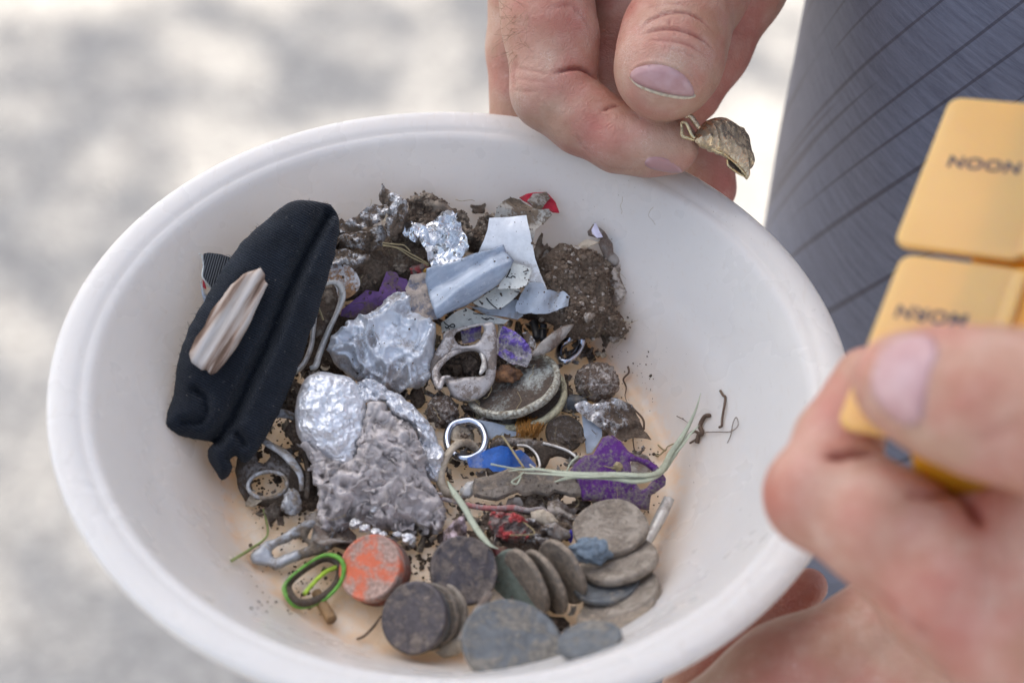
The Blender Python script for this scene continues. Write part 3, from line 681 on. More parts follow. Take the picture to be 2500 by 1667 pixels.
T(sheet('grey_scrap', q('C', [(672,1400),(690,1290),(760,1160),(830,1095),(950,1120),(1000,1180),(1160,1180),(1235,1255),(1220,1340),(1130,1370),(1010,1432),(860,1432),(720,1420)]), 1.95, M['greymetal'], rag=.04, step=.07, th=.05, hf=fold_hf(45, 5, .8, .09, .1)), 'grey metal scrap with torn right end, overlapping the brown lump', 'metal scrap')
T(sheet('bark_twig', q('C', [(870,890),(858,760),(895,680),(940,590),(955,600),(948,680),(930,745),(1000,698),(1015,725),(950,800),(905,895)]), 1.3, M['leafmould'], rag=.03, step=.06, th=.05, puff=.08), 'forked brown bark twig sticking up beside the bent tin strip', 'twig')
bl = thing('earthy_lump', PD(1430, 760, bowl_depth(1430, 760)-.3), 'large brown earthy lump with curled pale leaf scraps on the right far side', 'clod')
lp = plane_at(1425, 745, .75, .75, .1, 0)
sheet('earth', q('C', [(905,1000),(920,860),(1000,800),(1070,740),(1130,690),(1210,715),(1300,760),(1480,760),(1600,850),(1650,1000),(1650,1250),(1690,1420),(1790,1490),(1840,1590),(1780,1650),(1690,1690),(1640,1670),(1580,1660),(1480,1680),(1380,1670),(1280,1690),(1180,1640),(1000,1500),(900,1400),(880,1200)]), 0, M['soil'], plane=lp, rag=.07, step=.07, th=.1, puff=.62, pw=.9, parent=bl, hf=lambda U, d: .26*nz(U, 1.3, 51, 4)+.08*nz(U, 5, 52, 3), seed=51)
lp2 = (lp[0]+lp[1]*.62, nview(.9, 120))
sheet('cream_scrap', q('C', [(1175,805),(1290,725),(1400,668),(1545,682),(1450,730),(1380,785),(1320,830),(1240,920),(1215,860)]), 0, M['cream'], plane=lp2, rag=.02, step=.07, th=.03, parent=bl, hf=fold_hf(53, 3, .8, .1))
sheet('curled_leaf', q('C', [(1500,488),(1560,530),(1640,570),(1720,600),(1790,720),(1765,800),(1725,930),(1690,955),(1620,880),(1560,760),(1540,690),(1570,650),(1470,600),(1455,550)]), 0, M['greyleaf'], plane=(lp2[0]-lp2[1]*.1, nview(.8, 20)), rag=.03, step=.07, th=.04, puff=.12, parent=bl, hf=fold_hf(54, 5, 1, .12, .1))
sheet('pale_leaf', q('C', [(1690,940),(1750,905),(1810,1050),(1820,1180),(1770,1310),(1720,1355),(1650,1260),(1640,1050)]), 0, M['palebits'], plane=(lp[0]+lp[1]*.1, lp[1]), rag=.04, step=.07, th=.04, parent=bl, hf=fold_hf(55, 4, .8, .07))
sheet('violet_tip', q('C', [(1460,560),(1500,490),(1545,570),(1580,640),(1520,650),(1465,600)]), 0, dirty('pale_violet', (.6, .58, .72), 0, .5, .3, (.3, .22, .16)), plane=(lp2[0]+lp2[1]*.12, lp2[1]), rag=.02, step=.06, th=.03, parent=bl, hf=fold_hf(56, 3, 1, .06))
# -- pull tab seen side on, left of the middle
st = thing('sideways_pull_tab', PD(820, 810, bowl_depth(820, 810)-.8), 'soil-filled pull tab on edge beside the black pouch, long pale rim', 'pull tab')
spt = plane_at(800, 780, 1.5, .6, .5, 0)
sheet('soil_filling', q('D', [(545,70),(640,50),(735,100),(740,220),(690,400),(600,560),(520,680),(450,700),(440,500),(480,250)]), 0, M['leafmould'], plane=spt, rag=.02, step=.07, th=.05, puff=.1, parent=st, hf=soft_hf(61, .05, 2))
wire('rim', q('D', [(540,80),(640,45),(730,80),(765,200),(735,320),(680,450),(600,620),(530,790),(480,930),(440,1050),(375,1075)]), 1.75, [.045, .06, .1, .1, .085, .07, .08, .085, .085, .09, .06], M['palemetal'], st, n=8)
T(wire('thin_metal_strip', q('D', [(462,215),(445,400),(415,600),(400,760),(360,900),(280,1050),(130,1170)]), 1.7, [.02, .05, .07, .07, .07, .06, .03], M['palemetal'], n=8, flat=2.2), 'thin curved silver strip wedged against the black pouch', 'metal strip')
# -- the big foils in the middle
gp = plane_at(935, 880, 1.35, .6, 0, 0)
T(sheet('grey_foil', q('D', [(1305,215),(1420,160),(1540,185),(1590,300),(1620,420),(1700,480),(1810,520),(1880,600),(1892,750),(1870,950),(1815,1080),(1832,1180),(1750,1290),(1580,1335),(1450,1385),(1330,1345),(1100,1350),(980,1275),(850,1180),(700,1060),(590,900),(640,740),(740,685),(805,640),(830,560),(950,500),(1080,440),(1200,350),(1250,300)]), 0, M['foil_dull'], plane=gp, rag=.04, step=.045, th=.03, puff=.42, pw=.6, pb=.3, hf=lambda U, d: ridges(U, 63, 1.0, .34)+crumple(U, 64, 1.2, .06)), 'large dull grey crumpled foil wad in the middle, streaked with soil', 'foil')
T(sheet('foil_ball', q('H', [(290,28),(400,42),(560,80),(640,190),(690,320),(705,430),(690,600),(620,740),(550,868),(460,862),(340,790),(200,700),(105,600),(73,430),(90,250),(140,120),(200,55)]), 1.9, M['foil_ball'], k=.75, sm=3, step=.07, th=.04, puff=.55, pw=.8, pb=.5, sharp=30, hf=lambda U, d: .12*nz(U, .9, 60, 2)+.05*nz(U, 3.4, 64, 3)+crumple(U, 64, 2.2, .055)), 'smooth rounded lump of dimpled bright foil left of centre', 'foil')
T(sheet('twisted_foil', q('H', [(600,110),(760,95),(880,175),(1000,225),(1120,335),(1205,430),(1300,580),(1372,720),(1355,900),(1300,1000),(1210,960),(1160,700),(1100,500),(930,420),(860,290),(740,300),(650,330),(590,220)]), 1.65, M['foil_ball'], k=.7, rag=.05, step=.045, th=.03, puff=.28, sharp=25, hf=cr_hf(65, 1.5, .17, .1)), 'twisted arm of bright foil running down beside the ashen wad', 'foil')
T(sheet('ashen_wad', q('H', [(690,330),(860,270),(930,400),(1100,460),(1180,700),(1220,940),(1330,1060),(1390,1250),(1350,1400),(1210,1465),(1120,1400),(1000,1460),(800,1390),(640,1330),(540,1350),(500,1440),(400,1460),(290,1440),(235,1300),(300,1150),(245,1000),(225,850),(100,640),(200,640),(460,800),(600,760)]), .75, M['wad'], k=.6, rag=.09, step=.055, th=.06, puff=.65, pw=.7, pb=.3, hf=lambda U, d: .22*nz(U, .9, 66, 4)+folds(U, 66, 8, 1.5, .15, .8)+crumple(U, 69, 1.3, .13)+.07*nz(U, 2.6, 67, 3)+.02*nz(U, 9, 68, 2)), 'big ashen grey torn wad of paper pulp under the foil lump', 'paper wad')
# torn shreds and curls all over the wad: part of its surface
def shreds(parent, pts, mat, n, smin_, smax_, seed, name='torn_shreds', step=.05, lift=.02):
    r = random.Random(seed); V = []; F = []; hit = caster(np.array([np.array(parent.location)/CM+np.array(v.co)/CM for v in parent.data.vertices]), [tuple(p.vertices) for p in parent.data.polygons])
    P = np.array(pts); lo, hi = P.min(0), P.max(0); k = 0
    while k < n:
        p = np.array([[r.uniform(lo[0], hi[0]), r.uniform(lo[1], hi[1])]])
        if not pip(p, pts)[0]: continue
        h, nn = hit(*p[0]); k += 1
        if h is None: continue
        s = r.uniform(smin_, smax_); a = r.uniform(0, 6.28); e1, e2 = basis(nn+np.array([r.gauss(0, .2), r.gauss(0, .2), r.gauss(0, .2)])); n3 = np.cross(e1, e2)
        m_ = 7; g = []; asp = r.uniform(.45, 1); cur = r.uniform(.0, .3)*s; o = len(V)
        for j in range(m_):
            for i in range(m_):
                x = (i/(m_-1)-.5)*2; y = (j/(m_-1)-.5)*2; rr = 1+.35*noise.noise(Vector((x*1.3+k, y*1.3, seed)))
                X, Y = x*s*.5*rr, y*s*.5*asp*rr; q1 = X*math.cos(a)-Y*math.sin(a); q2 = X*math.sin(a)+Y*math.cos(a)
                z = cur*(x*x-.3)+.3*s*noise.noise(Vector((x+k*3, y, 2)))+lift
                V.append(tuple(h+e1*q1+e2*q2+n3*z))
        for j in range(m_-1):
            for i in range(m_-1): b_ = o+j*m_+i; F.append((b_, b_+1, b_+m_+1, b_+m_))
    o = mk(name, V, F, mat, parent); sm_ = o.modifiers.new('thick', 'SOLIDIFY'); sm_.thickness = .018*CM
    o['kind'] = 'stuff'; return o
def grit(parent, n, s, mat, seed, name='crumbs', up=.1):
    r = random.Random(seed); org = np.array(parent.location)/CM; me = parent.data
    if parent.parent: org = org+np.array(parent.parent.location)/CM
    V = []; F = []; vs_ = [v for v in me.vertices if np.dot(np.array(v.normal), -_f) > up]
    if not vs_: return
    for i in range(n):
        v = r.choice(vs_); c = org+np.array(v.co)/CM+np.array([r.gauss(0, .03), r.gauss(0, .03), 0]); ss = s*math.exp(r.gauss(0, .5)); a, b_ = crumb(c, ss); o = len(V); V += a; F += [tuple(x+o for x in f) for f in b_]
    o = mk(name, V, F, mat, parent, smooth=False); o['kind'] = 'stuff'
WAD = bpy.data.objects['ashen_wad']
shreds(WAD, q('H', [(690,420),(860,330),(930,430),(1100,500),(1170,700),(1200,940),(1330,1090),(1370,1250),(1330,1400),(1210,1440),(1000,1430),(800,1360),(640,1300),(540,1340),(480,1430),(400,1440),(300,1420),(260,1300),(320,1150),(270,1000),(250,850),(180,720),(460,880),(600,800)]), M['wad'], 110, .14, .42, 5)
for i, (x, y, s) in enumerate([(600,1345,.16),(680,1390,.13),(760,1230,.13),(1060,1480,.17),(960,1440,.1),(780,1420,.12),(840,1440,.09)]):
    p = q('H', [(x, y)])[0]; T(lump('foil_crumb', p[0], p[1], .95, s, s*.75, s*.6, M['whitefoilbit'], amp=.5, crum=.5, seed=70+i, sub=3), ['big bright foil crumb under the wad, straight above the orange cap', 'bright foil crumb just right of the big one above the orange cap', 'foil crumb highest up in the middle of the ashen wad', 'bright foil crumb at the lower right corner of the ashen wad, the largest', 'foil crumb just left of the largest one at the wad corner', 'tiny foil crumb between the two bigger ones along the lower edge of the wad', 'tiny foil crumb in the row below the wad, fourth from the left'][i], 'foil crumb', 'foil crumbs on the ashen wad')
# -- pull tab over the round lid
pt = thing('pull_tab', PD(1130, 880, bowl_depth(1130, 880)-.9), 'grimy bent pull tab lying over the round yellow-rimmed lid', 'pull tab')
tp = plane_at(1130, 880, 1.6, .75, .0, 0)
ell = lambda cx, cy, rx, ry, n=18, rot=0: [(cx+rx*math.cos(2*math.pi*i/n)*math.cos(rot)-ry*math.sin(2*math.pi*i/n)*math.sin(rot), cy+rx*math.cos(2*math.pi*i/n)*math.sin(rot)+ry*math.sin(2*math.pi*i/n)*math.cos(rot)) for i in range(n)]
sheet('tab_frame', q('E', [(440,330),(900,240),(1015,250),(1045,450),(1035,800),(1000,960),(900,1095),(750,1175),(600,1170),(490,1090),(430,960),(330,1010),(245,900),(245,740),(300,600),(400,430)]), 0, M['tab'], plane=tp, sm=2, step=.05, th=.05, puff=.09, pw=.11, pb=.5, parent=pt,
    holes=[q('E', [(560,350),(870,270),(865,400),(780,490),(630,515),(550,450)]), q('E', [(350,790),(400,680),(530,585),(700,555),(840,600),(905,700),(905,860),(760,880),(640,890),(540,910),(420,905)])], hf=soft_hf(67, .06, .8))
sheet('tab_floor', q('E', [(430,890),(640,880),(860,860),(900,900),(860,1020),(740,1100),(600,1090),(500,1020)]), 0, M['tabdark'], plane=(tp[0]-tp[1]*.12, tp[1]), step=.07, th=.04, parent=pt, rag=.03, hf=soft_hf(68, .05, 2))
wire('curled_tongue', q('E', [(870,560),(700,545),(540,590),(400,690),(310,820),(330,960),(360,1010),(400,900),(490,880)]), 1.8, [.07, .07, .08, .08, .09, .08, .07, .06, .03], M['tab'], pt, lifts=[1.7, 1.75, 1.8, 1.85, 1.9, 1.95, 2.0, 2.1, 2.1])
wire('torn_tongue', q('E', [(860,600),(890,700),(880,780),(840,850)]), 1.8, [.07, .06, .09, .03], M['palemetal'], pt)
T(wire('metal_strap', q('E', [(1085,240),(1100,330),(1060,450),(1045,600)]), 1.75, [.08, .09, .07, .04], M['tab'], n=8), 'short bent strap of metal at the right edge of the pull tab', 'strap')
# round lids
def dished(name, px, py, lift, r, n_, mats, label, seed, grp=None):
    root = thing(name, PD(px, py, bowl_depth(px, py)-lift), label, 'lid', grp)
    C = PD(px, py, bowl_depth(px, py)-lift)
    prof = [(r*.86, .0), (r*.875, .05), (r*.885, .09), (r*.92, .10), (r*.975, .095), (r, .03), (r*.995, -.08), (r*.95, -.13), (r*.6, -.13), (0.01, -.13)]
    V, F = lathe(prof, 90); V = [(x*(1+.012*noise.noise(Vector((x*2, y*2, seed)))), y, z+.02*noise.noise(Vector((x*3, y*3, seed)))) for x, y, z in V]
    F = [f[::-1] for f in F]
    mk('rim', orient(V, C, n_), F, mats[0], root)
    V, F = lathe([(0.001, -.0), (r*.3, .0), (r*.6, .0), (r*.89, .0)], 60); V = [(x, y, z+.05*nz([(x, y)], 1.2, seed)[0]+.03*nz([(x, y)], 6, seed)[0]) for x, y, z in V]
    mk('face', orient(V, C, n_), F, mats[1], root); return root
M['palerim'] = dirty('pale_notched_rim', (.62, .61, .52), .25, .42, .36, (.20, .16, .11), sc=3.6, bump=.03, bsc=9, var=.2, fine=1)
dished('round_lid', 1268, 968, .35, 1.30, nview(.64, 103), (M['brassrim'], M['lidface']), 'round lid with yellowed rim, lower of the stacked pair', 71, 'stacked round lids')
dished('round_lid', 1252, 938, .85, 1.30, nview(.60, 108), (M['palerim'], M['lidface']), 'round soil-filled lid with notched yellowed rim, upper of the stacked pair', 72, 'stacked round lids')
T(sheet('purple_white_foil', q('E', [(1120,290),(1240,330),(1330,400),(1465,560),(1462,650),(1400,752),(1330,745),(1240,742),(1150,680),(1045,620),(1065,480),(1090,360)]), 1.75, M['purplefoil'], rag=.03, step=.045, th=.02, sharp=25, hf=cr_hf(73, 1.3, .16, .1)), 'crumpled violet and white foil beside the pull tab', 'foil')
T(sheet('violet_scrap', q('E', [(610,340),(860,270),(850,400),(760,470),(640,490)]), 1.3, M['purplefoil'], rag=.02, step=.07, hf=fold_hf(74, 5, 1.4, .1)), 'violet scrap showing through the upper window of the pull tab', 'foil')
T(lump('ochre_lump', 1000+1180/4.9, 740+850/4.9, 1.15, .36, .22, .18, M['ochre'], amp=.5, seed=75), 'rusty ochre lump in the upper round lid', 'lump')
T(lump('dark_clod', 1000+740/4.9, 740+750/4.9, 1.2, .22, .26, .15, M['soil_dark'], amp=.5, f=2, seed=76), 'dark little clod showing through the pull tab ring', 'clod')
T(sheet('driftwood_sliver', q('E', [(1972,248),(1940,310),(1850,425),(1700,570),(1590,630),(1480,645),(1420,630),(1500,560),(1560,480),(1700,360),(1820,275)]), 1.95, M['greyleaf'], rag=.02, step=.06, th=.06, puff=.06, hf=soft_hf(77, .06, 2)), 'pale brown splinter lying across the round lid', 'splinter')
T(sheet('silver_scrap', q('E', [(1345,360),(1420,335),(1500,450),(1515,520),(1490,570),(1400,490)]), 1.85, M['foil_dirty'], rag=.02, step=.05, th=.02, hf=fold_hf(78, 5, 2, .1)), 'small wrinkled silver scrap between violet foil and black sticks', 'foil')
T(wire('black_stick', q('E', [(1470,220),(1510,320),(1530,430)]), 1.2, .12, M['blackplastic'], n=10), 'black plastic stick left of its twin below the grey scrap', 'stick', 'black plastic sticks')
T(wire('black_stick', q('E', [(1600,250),(1600,340),(1590,450)]), 1.2, .1, M['blackplastic'], n=10), 'black plastic stick right of its twin near the splinter', 'stick', 'black plastic sticks')
T(wire('steel_ring', q('E', [(2060,430),(2055,500),(2010,590),(1930,660),(1850,700),(1790,640),(1800,520),(1900,440),(2000,400)]), .55, .1, M['chrome'], closed=True, n=12), 'steel ring half hidden under the earthy lump', 'ring')
T(lump('foil_nugget', 1457, 933, .55, .58, .54, .42, M['foil_brown'], amp=.07, crum=.16, seed=80, sub=5), 'round brownish crumpled foil nugget right of the lids', 'foil')
T(lump('foil_nugget', 1079, 1005, .45, .40, .42, .28, M['foil_brown'], amp=.12, crum=.2, seed=81, sub=5), 'dark foil nugget below the pull tab, left of the chrome ring', 'foil')
T(lump('pebble', 1000+95/4.9, 740+1130/4.9, .35, .2, .3, .16, M['soil'], amp=.2, seed=82), 'brown pebble between the foils and the dark foil nugget', 'pebble')
T(sheet('torn_foil', q('F', [(275,742),(370,712),(460,735),(555,735),(600,690),(650,678),(830,740),(880,830),(950,980),(1018,1068),(960,1062),(870,1047),(730,1087),(600,1010),(500,950),(350,845),(300,800)]), .85, M['foil_dirty'], rag=.03, step=.05, th=.03, hf=lambda U, d: ridges(U, 83, .9, .15)+crumple(U, 83, 1.5, .06)), 'torn grey-brown foil sheet below the round foil nugget', 'foil')
T(sheet('grey_band', q('F', [(355,840),(450,880),(545,950),(548,1040),(500,1120),(450,1195),(400,1205),(380,1050)]), .5, M['greymetal'], step=.08, th=.05, hf=soft_hf(84, .04)), 'blue-grey metal band between the dark button and torn foil', 'metal band')
T(lump('grey_pebble', 1395, 985, .3, .45, .25, .2, M['coingrey'], amp=.2, seed=85), 'slate grey pebble wedged under the round lids', 'pebble')
C_, n_ = plane_at(1378, 1058, .35, .8, .1, .1)
V, F = disc(.50, .16, 3, .03, .05); T(mk('dark_button', orient(V, C_, n_), F, M['tabdark']), 'dark soil-caked round button beside the grey band', 'button')
T(sheet('dark_strap', q('I', [(420,90),(600,120),(820,180),(860,240),(760,260),(640,240),(560,300),(520,200)]), .45, M['greymetal'], step=.08, th=.05, hf=soft_hf(87, .03)), 'dark flat metal strap right of the chrome ring', 'strap')
T(wire('chrome_ring', q('I', [(330,110),(210,150),(160,270),(190,390),(290,460),(400,460),(500,390),(530,280),(490,170),(410,115)]), .55, .105, M['chrome'], closed=True, n=12), 'shiny chrome ring below the round lids', 'ring')
T(sheet('caked_tab', q('I', [(570,330),(640,270),(760,265),(900,280),(1150,305),(1300,360),(1420,460),(1380,490),(1250,450),(1150,460),(1110,560),(1040,560),(1000,440),(930,380),(830,360),(700,350),(600,390)]), .5, M['tabdark'], sm=2, rag=.03, step=.06, th=.05, puff=.08, pw=.15, hf=soft_hf(88, .06, 1.2)), 'soil-caked metal tab with curving arms above the key', 'pull tab')
wt = wire('wire_loop', q('I', [(830,340),(930,350),(1020,430),(1050,540),(1000,560),(900,480)]), .75, .035, M['palemetal'], n=6); T(wt, 'thin bright wire loop near the blue plastic piece', 'wire')
T(wire('wire_hook', q('I', [(1080,320),(1200,350),(1330,400),(1400,460),(1360,490)]), .75, .04, M['palemetal'], n=6), 'thin bright wire along the caked tab beside the key', 'wire')
# orange fur
r_ = random.Random(5); parts = []
for i in range(420):
    a = q('I', [(r_.uniform(830, 1100), r_.uniform(60, 150))])[0]; b_ = q('I', [(870+(a[0]*3.92-1050*3.92-830)*.55+r_.gauss(0, 30), r_.uniform(200, 275))])[0]
    l0 = r_.uniform(.2, .7); P0 = PD(a[0], a[1], bowl_depth(a[0], a[1])-l0); P1 = PD(b_[0], b_[1], bowl_depth(b_[0], b_[1])-l0*.9)
    mid = (P0+P1)/2+np.array([r_.gauss(0, .05), r_.gauss(0, .05), .12]); parts.append(tube([P0, mid, P1], [.012, .012, .004], 3))
V, F = cat(parts); T(mk('fur_tuft', V, F, M['fur']), 'orange brown fur tuft sticking out under the round lids', 'fur')
T(sheet('blue_piece', q('I', [(350,460),(450,410),(560,380),(680,352),(770,368),(820,400),(870,385),(940,440),(1015,520),(1005,552),(900,548),(790,562),(700,605),(600,595),(560,560),(370,545)]), .9, M['blue'], step=.07, th=.07, rag=.01, hf=lambda U, d: .14*np.cos(U[:, 0]*4)+.05*nz(U, 1, 90)), 'bright blue curved plastic piece above the key blade', 'plastic piece')
T(wire('curled_hook', q('I', [(450,390),(370,320),(260,330),(170,430),(110,560),(100,680),(150,790),(240,840)]), .9, [.09, .11, .1, .1, .11, .12, .12, .07], M['cream'], lifts=[.5, .8, 1.0, 1.0, .9, .7, .5, .3], n=10), 'curled tan hook beside the blue plastic piece', 'hook')
T(sheet('small_tab_end', q('I', [(280,770),(360,690),(430,680),(430,800),(370,850),(300,840)]), .45, M['palemetal'], step=.07, th=.06, puff=.05), 'little pale bent metal end left of the key blade', 'metal bit')
# key
ky = thing('key', PD(1500, 1180, bowl_depth(1500, 1180)-.4), 'purple-headed key with a grey notched blade', 'key')
kp = plane_at(1440, 1160, 1.05, .72, 0, 0)
sheet('bow', q('I', [(1655,268),(1700,250),(1745,250),(1830,310),(1890,395),(1960,445),(2100,488),(2175,540),(2212,600),(2255,660),(2250,722),(2180,775),(2112,820),(2092,962),(1980,945),(1850,920),(1730,900),(1640,882),(1570,868),(1460,868),(1430,760),(1400,680),(1340,580),(1400,500),(1480,440),(1560,430),(1610,340)]), 0, M['keypurple'], plane=kp, step=.07, th=.14, puff=.05, pw=.12, parent=ky,
    holes=[q('I', [(1910,490),(1980,495),(2060,530),(2145,600),(2125,680),(2070,750),(2010,765),(1960,690),(1925,600)])])
sheet('blade', q('I', [(420,660),(600,625),(760,560),(860,548),(1000,570),(1200,578),(1340,590),(1420,700),(1450,840),(1340,832),(1260,805),(1190,792),(1125,832),(1060,815),(1000,805),(900,830),(840,790),(760,818),(700,850),(640,872),(560,862),(420,832),(405,740)]), 0, M['coin'], plane=(kp[0]-kp[1]*.03, kp[1]), step=.06, th=.13, puff=.03, pw=.08, parent=ky)
sheet('blade_ridge', q('I', [(430,800),(700,730),(1000,705),(1440,700),(1445,800),(1340,800),(1190,760),(1125,800),(1000,775),(900,800),(840,765),(760,790),(640,840),(560,835)]), 0, M['coinpale'], plane=(kp[0]+kp[1]*.06, kp[1]), step=.08, th=.05, parent=ky)
T(lump('straw_knot', 1050+1795/3.92, 1000+545/3.92, 1.3, .13, .11, .09, M['straw'], amp=.6, f=2, seed=91, sub=3), 'tiny straw knot on the purple key head', 'straw knot')
# bent tab at the lower left
bt = thing('buckled_tab', PD(650, 1180, bowl_depth(650, 1180)-.2), 'buckled grey pull tab with a raised strap, below the black pouch', 'pull tab')
bp2 = plane_at(660, 1150, .55, .65, 0, 0)
sheet('tab_plate', q('G', [(730,1020),(800,950),(880,960),(960,990),(1100,1060),(1190,1080),(1250,1180),(1250,1330),(1180,1420),(1050,1440),(900,1432),(780,1390),(725,1290),(705,1150)]), 0, M['tabdark'], plane=bp2, step=.055, th=.06, puff=.07, pw=.14, parent=bt, rag=.015,
    holes=[q('G', ell(950, 1265, 140, 92, 16, -.12)), q('G', [(862,1000),(900,960),(960,1000),(975,1050),(930,1110),(880,1090)])], hf=soft_hf(92, .05, 1))
wire('ring_lip', q('G', ell(950, 1265, 150, 100, 12, -.12)), .85, .05, M['tabgrey'], bt, closed=True)
wire('raised_strap', q('G', [(1170,760),(1080,720),(970,725),(895,800),(880,880),(960,950),(1060,1010),(1140,1100),(1200,1200),(1205,1310)]), 1.1, [.12, .14, .15, .14, .13, .14, .17, .15, .09, .05], M['tabgrey'], bt, lifts=[.6, .8, .95, 1.1, 1.2, 1.25, 1.25, 1.2, 1.1, .9], n=12, flat=.45, jit=.03)
wire('outer_edge', q('G', [(1165,770),(1230,1000),(1262,1200),(1245,1370)]), .7, .07, M['tabdark'], bt)
T(lump('molten_bead', 350+1135/3.136, 780+1400/3.136, .75, .22, .30, .2, M['tabgrey'], amp=.3, crum=.5, seed=93), 'blue-grey molten metal bead beside the buckled tab ring', 'metal bead')
T(sheet('melted_loop', q('J', [(200,540),(260,470),(340,400),(430,370),(540,310),(640,250),(730,205),(800,195),(830,225),(770,290),(740,360),(820,365),(950,375),(1070,360),(1100,395),(1000,455),(860,520),(720,560),(560,620),(440,665),(380,640),(290,625),(220,600)]), .5, M['tabgrey'], k=.6, step=.055, sm=2, rag=.03, th=.06, puff=.09, pw=.1, pb=.6, holes=[q('J', [(405,475),(480,440),(570,395),(670,350),(700,385),(760,430),(700,465),(620,490),(530,530),(440,565),(405,530)])], hf=soft_hf(190, .12, 1.3)), 'long blue-grey melted metal loop above the green ring', 'metal loop')
gr = thing('green_ring', PD(768, 1412, bowl_depth(768, 1412)-.1), 'bright green plastic ring with a yellow-green crossbar and a grimy inner liner', 'ring')
gpts = q('J', [(500,860),(545,960),(620,1030),(730,1040),(880,990),(1000,900),(1085,790),(1120,670),(1095,570),(1010,515),(900,515),(760,590),(620,690),(530,780)])
gh = [((p[0]-768)*.86+768, (p[1]-1412)*.86+1412) for p in gpts]
sheet('ring', gpts, .62, M['green'], k=.6, step=.05, sm=2, th=.07, puff=.03, pw=.06, parent=gr, holes=[gh], hf=soft_hf(191, .06, 1))
gi = [((p[0]-768)*.80+768, (p[1]-1412)*.80+1412) for p in gpts]
wire('inner_liner', gi, .42, .09, M['tabdark'], gr, closed=True, n=8, flat=1.2)
wire('crossbar', q('J', [(715,900),(790,810),(870,730),(950,670),(1030,640)]), .6, .055, M['greenyel'], gr)
T(wire('brown_stub', q('J', [(830,880),(880,980),(940,1080),(980,1150)]), .3, [.12, .13, .15, .14], dirty('brown_stub', (.30, .18, .08), 0, .7, .3), n=10), 'stubby brown twig under the green ring', 'twig')
T(wire('thin_twig', q('J', [(1450,1110),(1380,1210),(1290,1300),(1220,1330)]), .2, [.02, .035, .035, .03], M['root'], n=6), 'thin brown twig lying below the orange cap', 'twig')
# orange cap
oc = thing('bottle_cap', PD(912, 1400, bowl_depth(912, 1400)-.1), 'faded orange round cap with grey scuffs beside the green ring', 'cap')
cn = nview(.87, 135); cc_ = PD(909, 1388, bowl_depth(909, 1388)-.95)
V, F = disc(.815, .34, 5, .02, .015); mk('cap_top', orient(V, cc_, cn), F, M['orange'], oc)
V, F = disc(.82, .34, 6, .0, .02); mk('cap_skirt', orient(V, cc_-cn*.34, cn), F, M['capside'], oc)
# ---- coins
COINS = []
def coin(px, py, dlift, r, n, mat, label, seed, th=.17, rim=.012, grp='weathered coins at the near side'):
    C = PD(px, py, bowl_depth(px, py)-dlift)
    V, F = disc(r, th, seed, rim, .035, .0); o = mk('coin', orient(V, C, n, seed), F, mat); T(o, label, 'coin', grp); COINS.append((C, n, r)); return o
coin(1132, 1393, .95, .84, nview(.92, 60), M['coindark'], 'dark brown flat coin right of the orange cap, behind the slate stack', 1, .2)
for i in range(3):
    coin(1014+13*(i+1)+8*i, 1507-2*i, 1.0-.22*(i+1), .80, nview(.86, 160-4*i), [M['coingrey'], M['coin'], M['coinpale']][i], ['second coin in the leaning stack, just behind the dark front coin', 'third coin in the leaning stack behind the dark front coin', 'rearmost pale-edged coin in the leaning stack behind the dark front coin'][i], 12+i, .15)
coin(1012, 1507, 1.12, .85, nview(.87, 150), M['coindark'], 'dark purplish front coin of the leaning stack, nearest the orange cap', 11, .17)
coin(1249, 1571, 2.0, 1.17, nview(.70, 78), M['coingrey'], 'largest slate grey coin lying nearest the viewer at the bottom', 2, .17)
coin(1262, 1425, .5, .85, nview(.75, 190), M['greencoin'], 'greenish coin mostly hidden behind the largest slate coin', 3)
coin(1288, 1420, 1.0, .86, nview(.42, 205), M['coin'], 'edge-on brown coin, leftmost of the three tipped coins', 4, .13)
coin(1332, 1420, 1.1, .86, nview(.40, 207), M['coin'], 'edge-on coin with tan rim, middle of the three tipped coins', 5, .12)
coin(1374, 1395, 1.25, .84, nview(.50, 206), M['coin'], 'greenish grey coin, rightmost of the three tipped coins', 6, .13)
coin(1440, 1565, 1.6, .72, nview(.36, 100), M['coingrey'], 'lowest coin of the right fan, purple grey, half under the others', 20, .16)
coin(1508, 1500, .75, .97, nview(.34, 110), M['coin'], 'thick brown coin, second from the bottom of the right fan', 21, .26)
coin(1520, 1455, 1.1, .96, nview(.34, 112), M['coinpale'], 'pale brown coin in the middle of the right fan', 22, .22)
coin(1480, 1425, 1.15, .80, nview(.45, 100), M['coingrey'], 'bluish violet coin peeping from the right fan', 23, .14)
coin(1512, 1372, 1.25, .95, nview(.36, 105), M['coinpale'], 'tan crusted coin on top of the right fan', 24, .2)
coin(1491, 1290, 1.35, .92, nview(.64, 100), M['coinpale'], 'pale oval-looking coin leaning behind the right fan, below the key', 25, .18)
T(lump('blue_crust', 1443, 1345, 1.75, .45, .30, .2, M['verdigris'], amp=.4, f=1.6, seed=95, sub=5), 'blue-grey crusty nugget on the pale coin', 'nugget')
T(wire('silver_bar', [(1634, 1215), (1612, 1262), (1577, 1325)], .75, [.14, .15, .13], M['palemetal'], n=4, flat=.5), 'short silver bar standing at the right of the pale coin', 'bar')
T(wire('wooden_splint', q('K', [(930,545),(860,650),(790,760),(715,890)]), 2.0, [.10, .11, .10, .07], M['greyleaf'], n=6, flat=.6, jit=.04), 'grey splint lying between the leaning stack and the largest coin', 'splint')
T(sheet('beige_scrap', q('K', [(540,980),(640,900),(740,860),(760,930),(700,1000),(600,1010)]), .3, M['cream'], rag=.05, step=.07, th=.06, puff=.06), 'beige scrap under the front of the leaning stack', 'scrap')
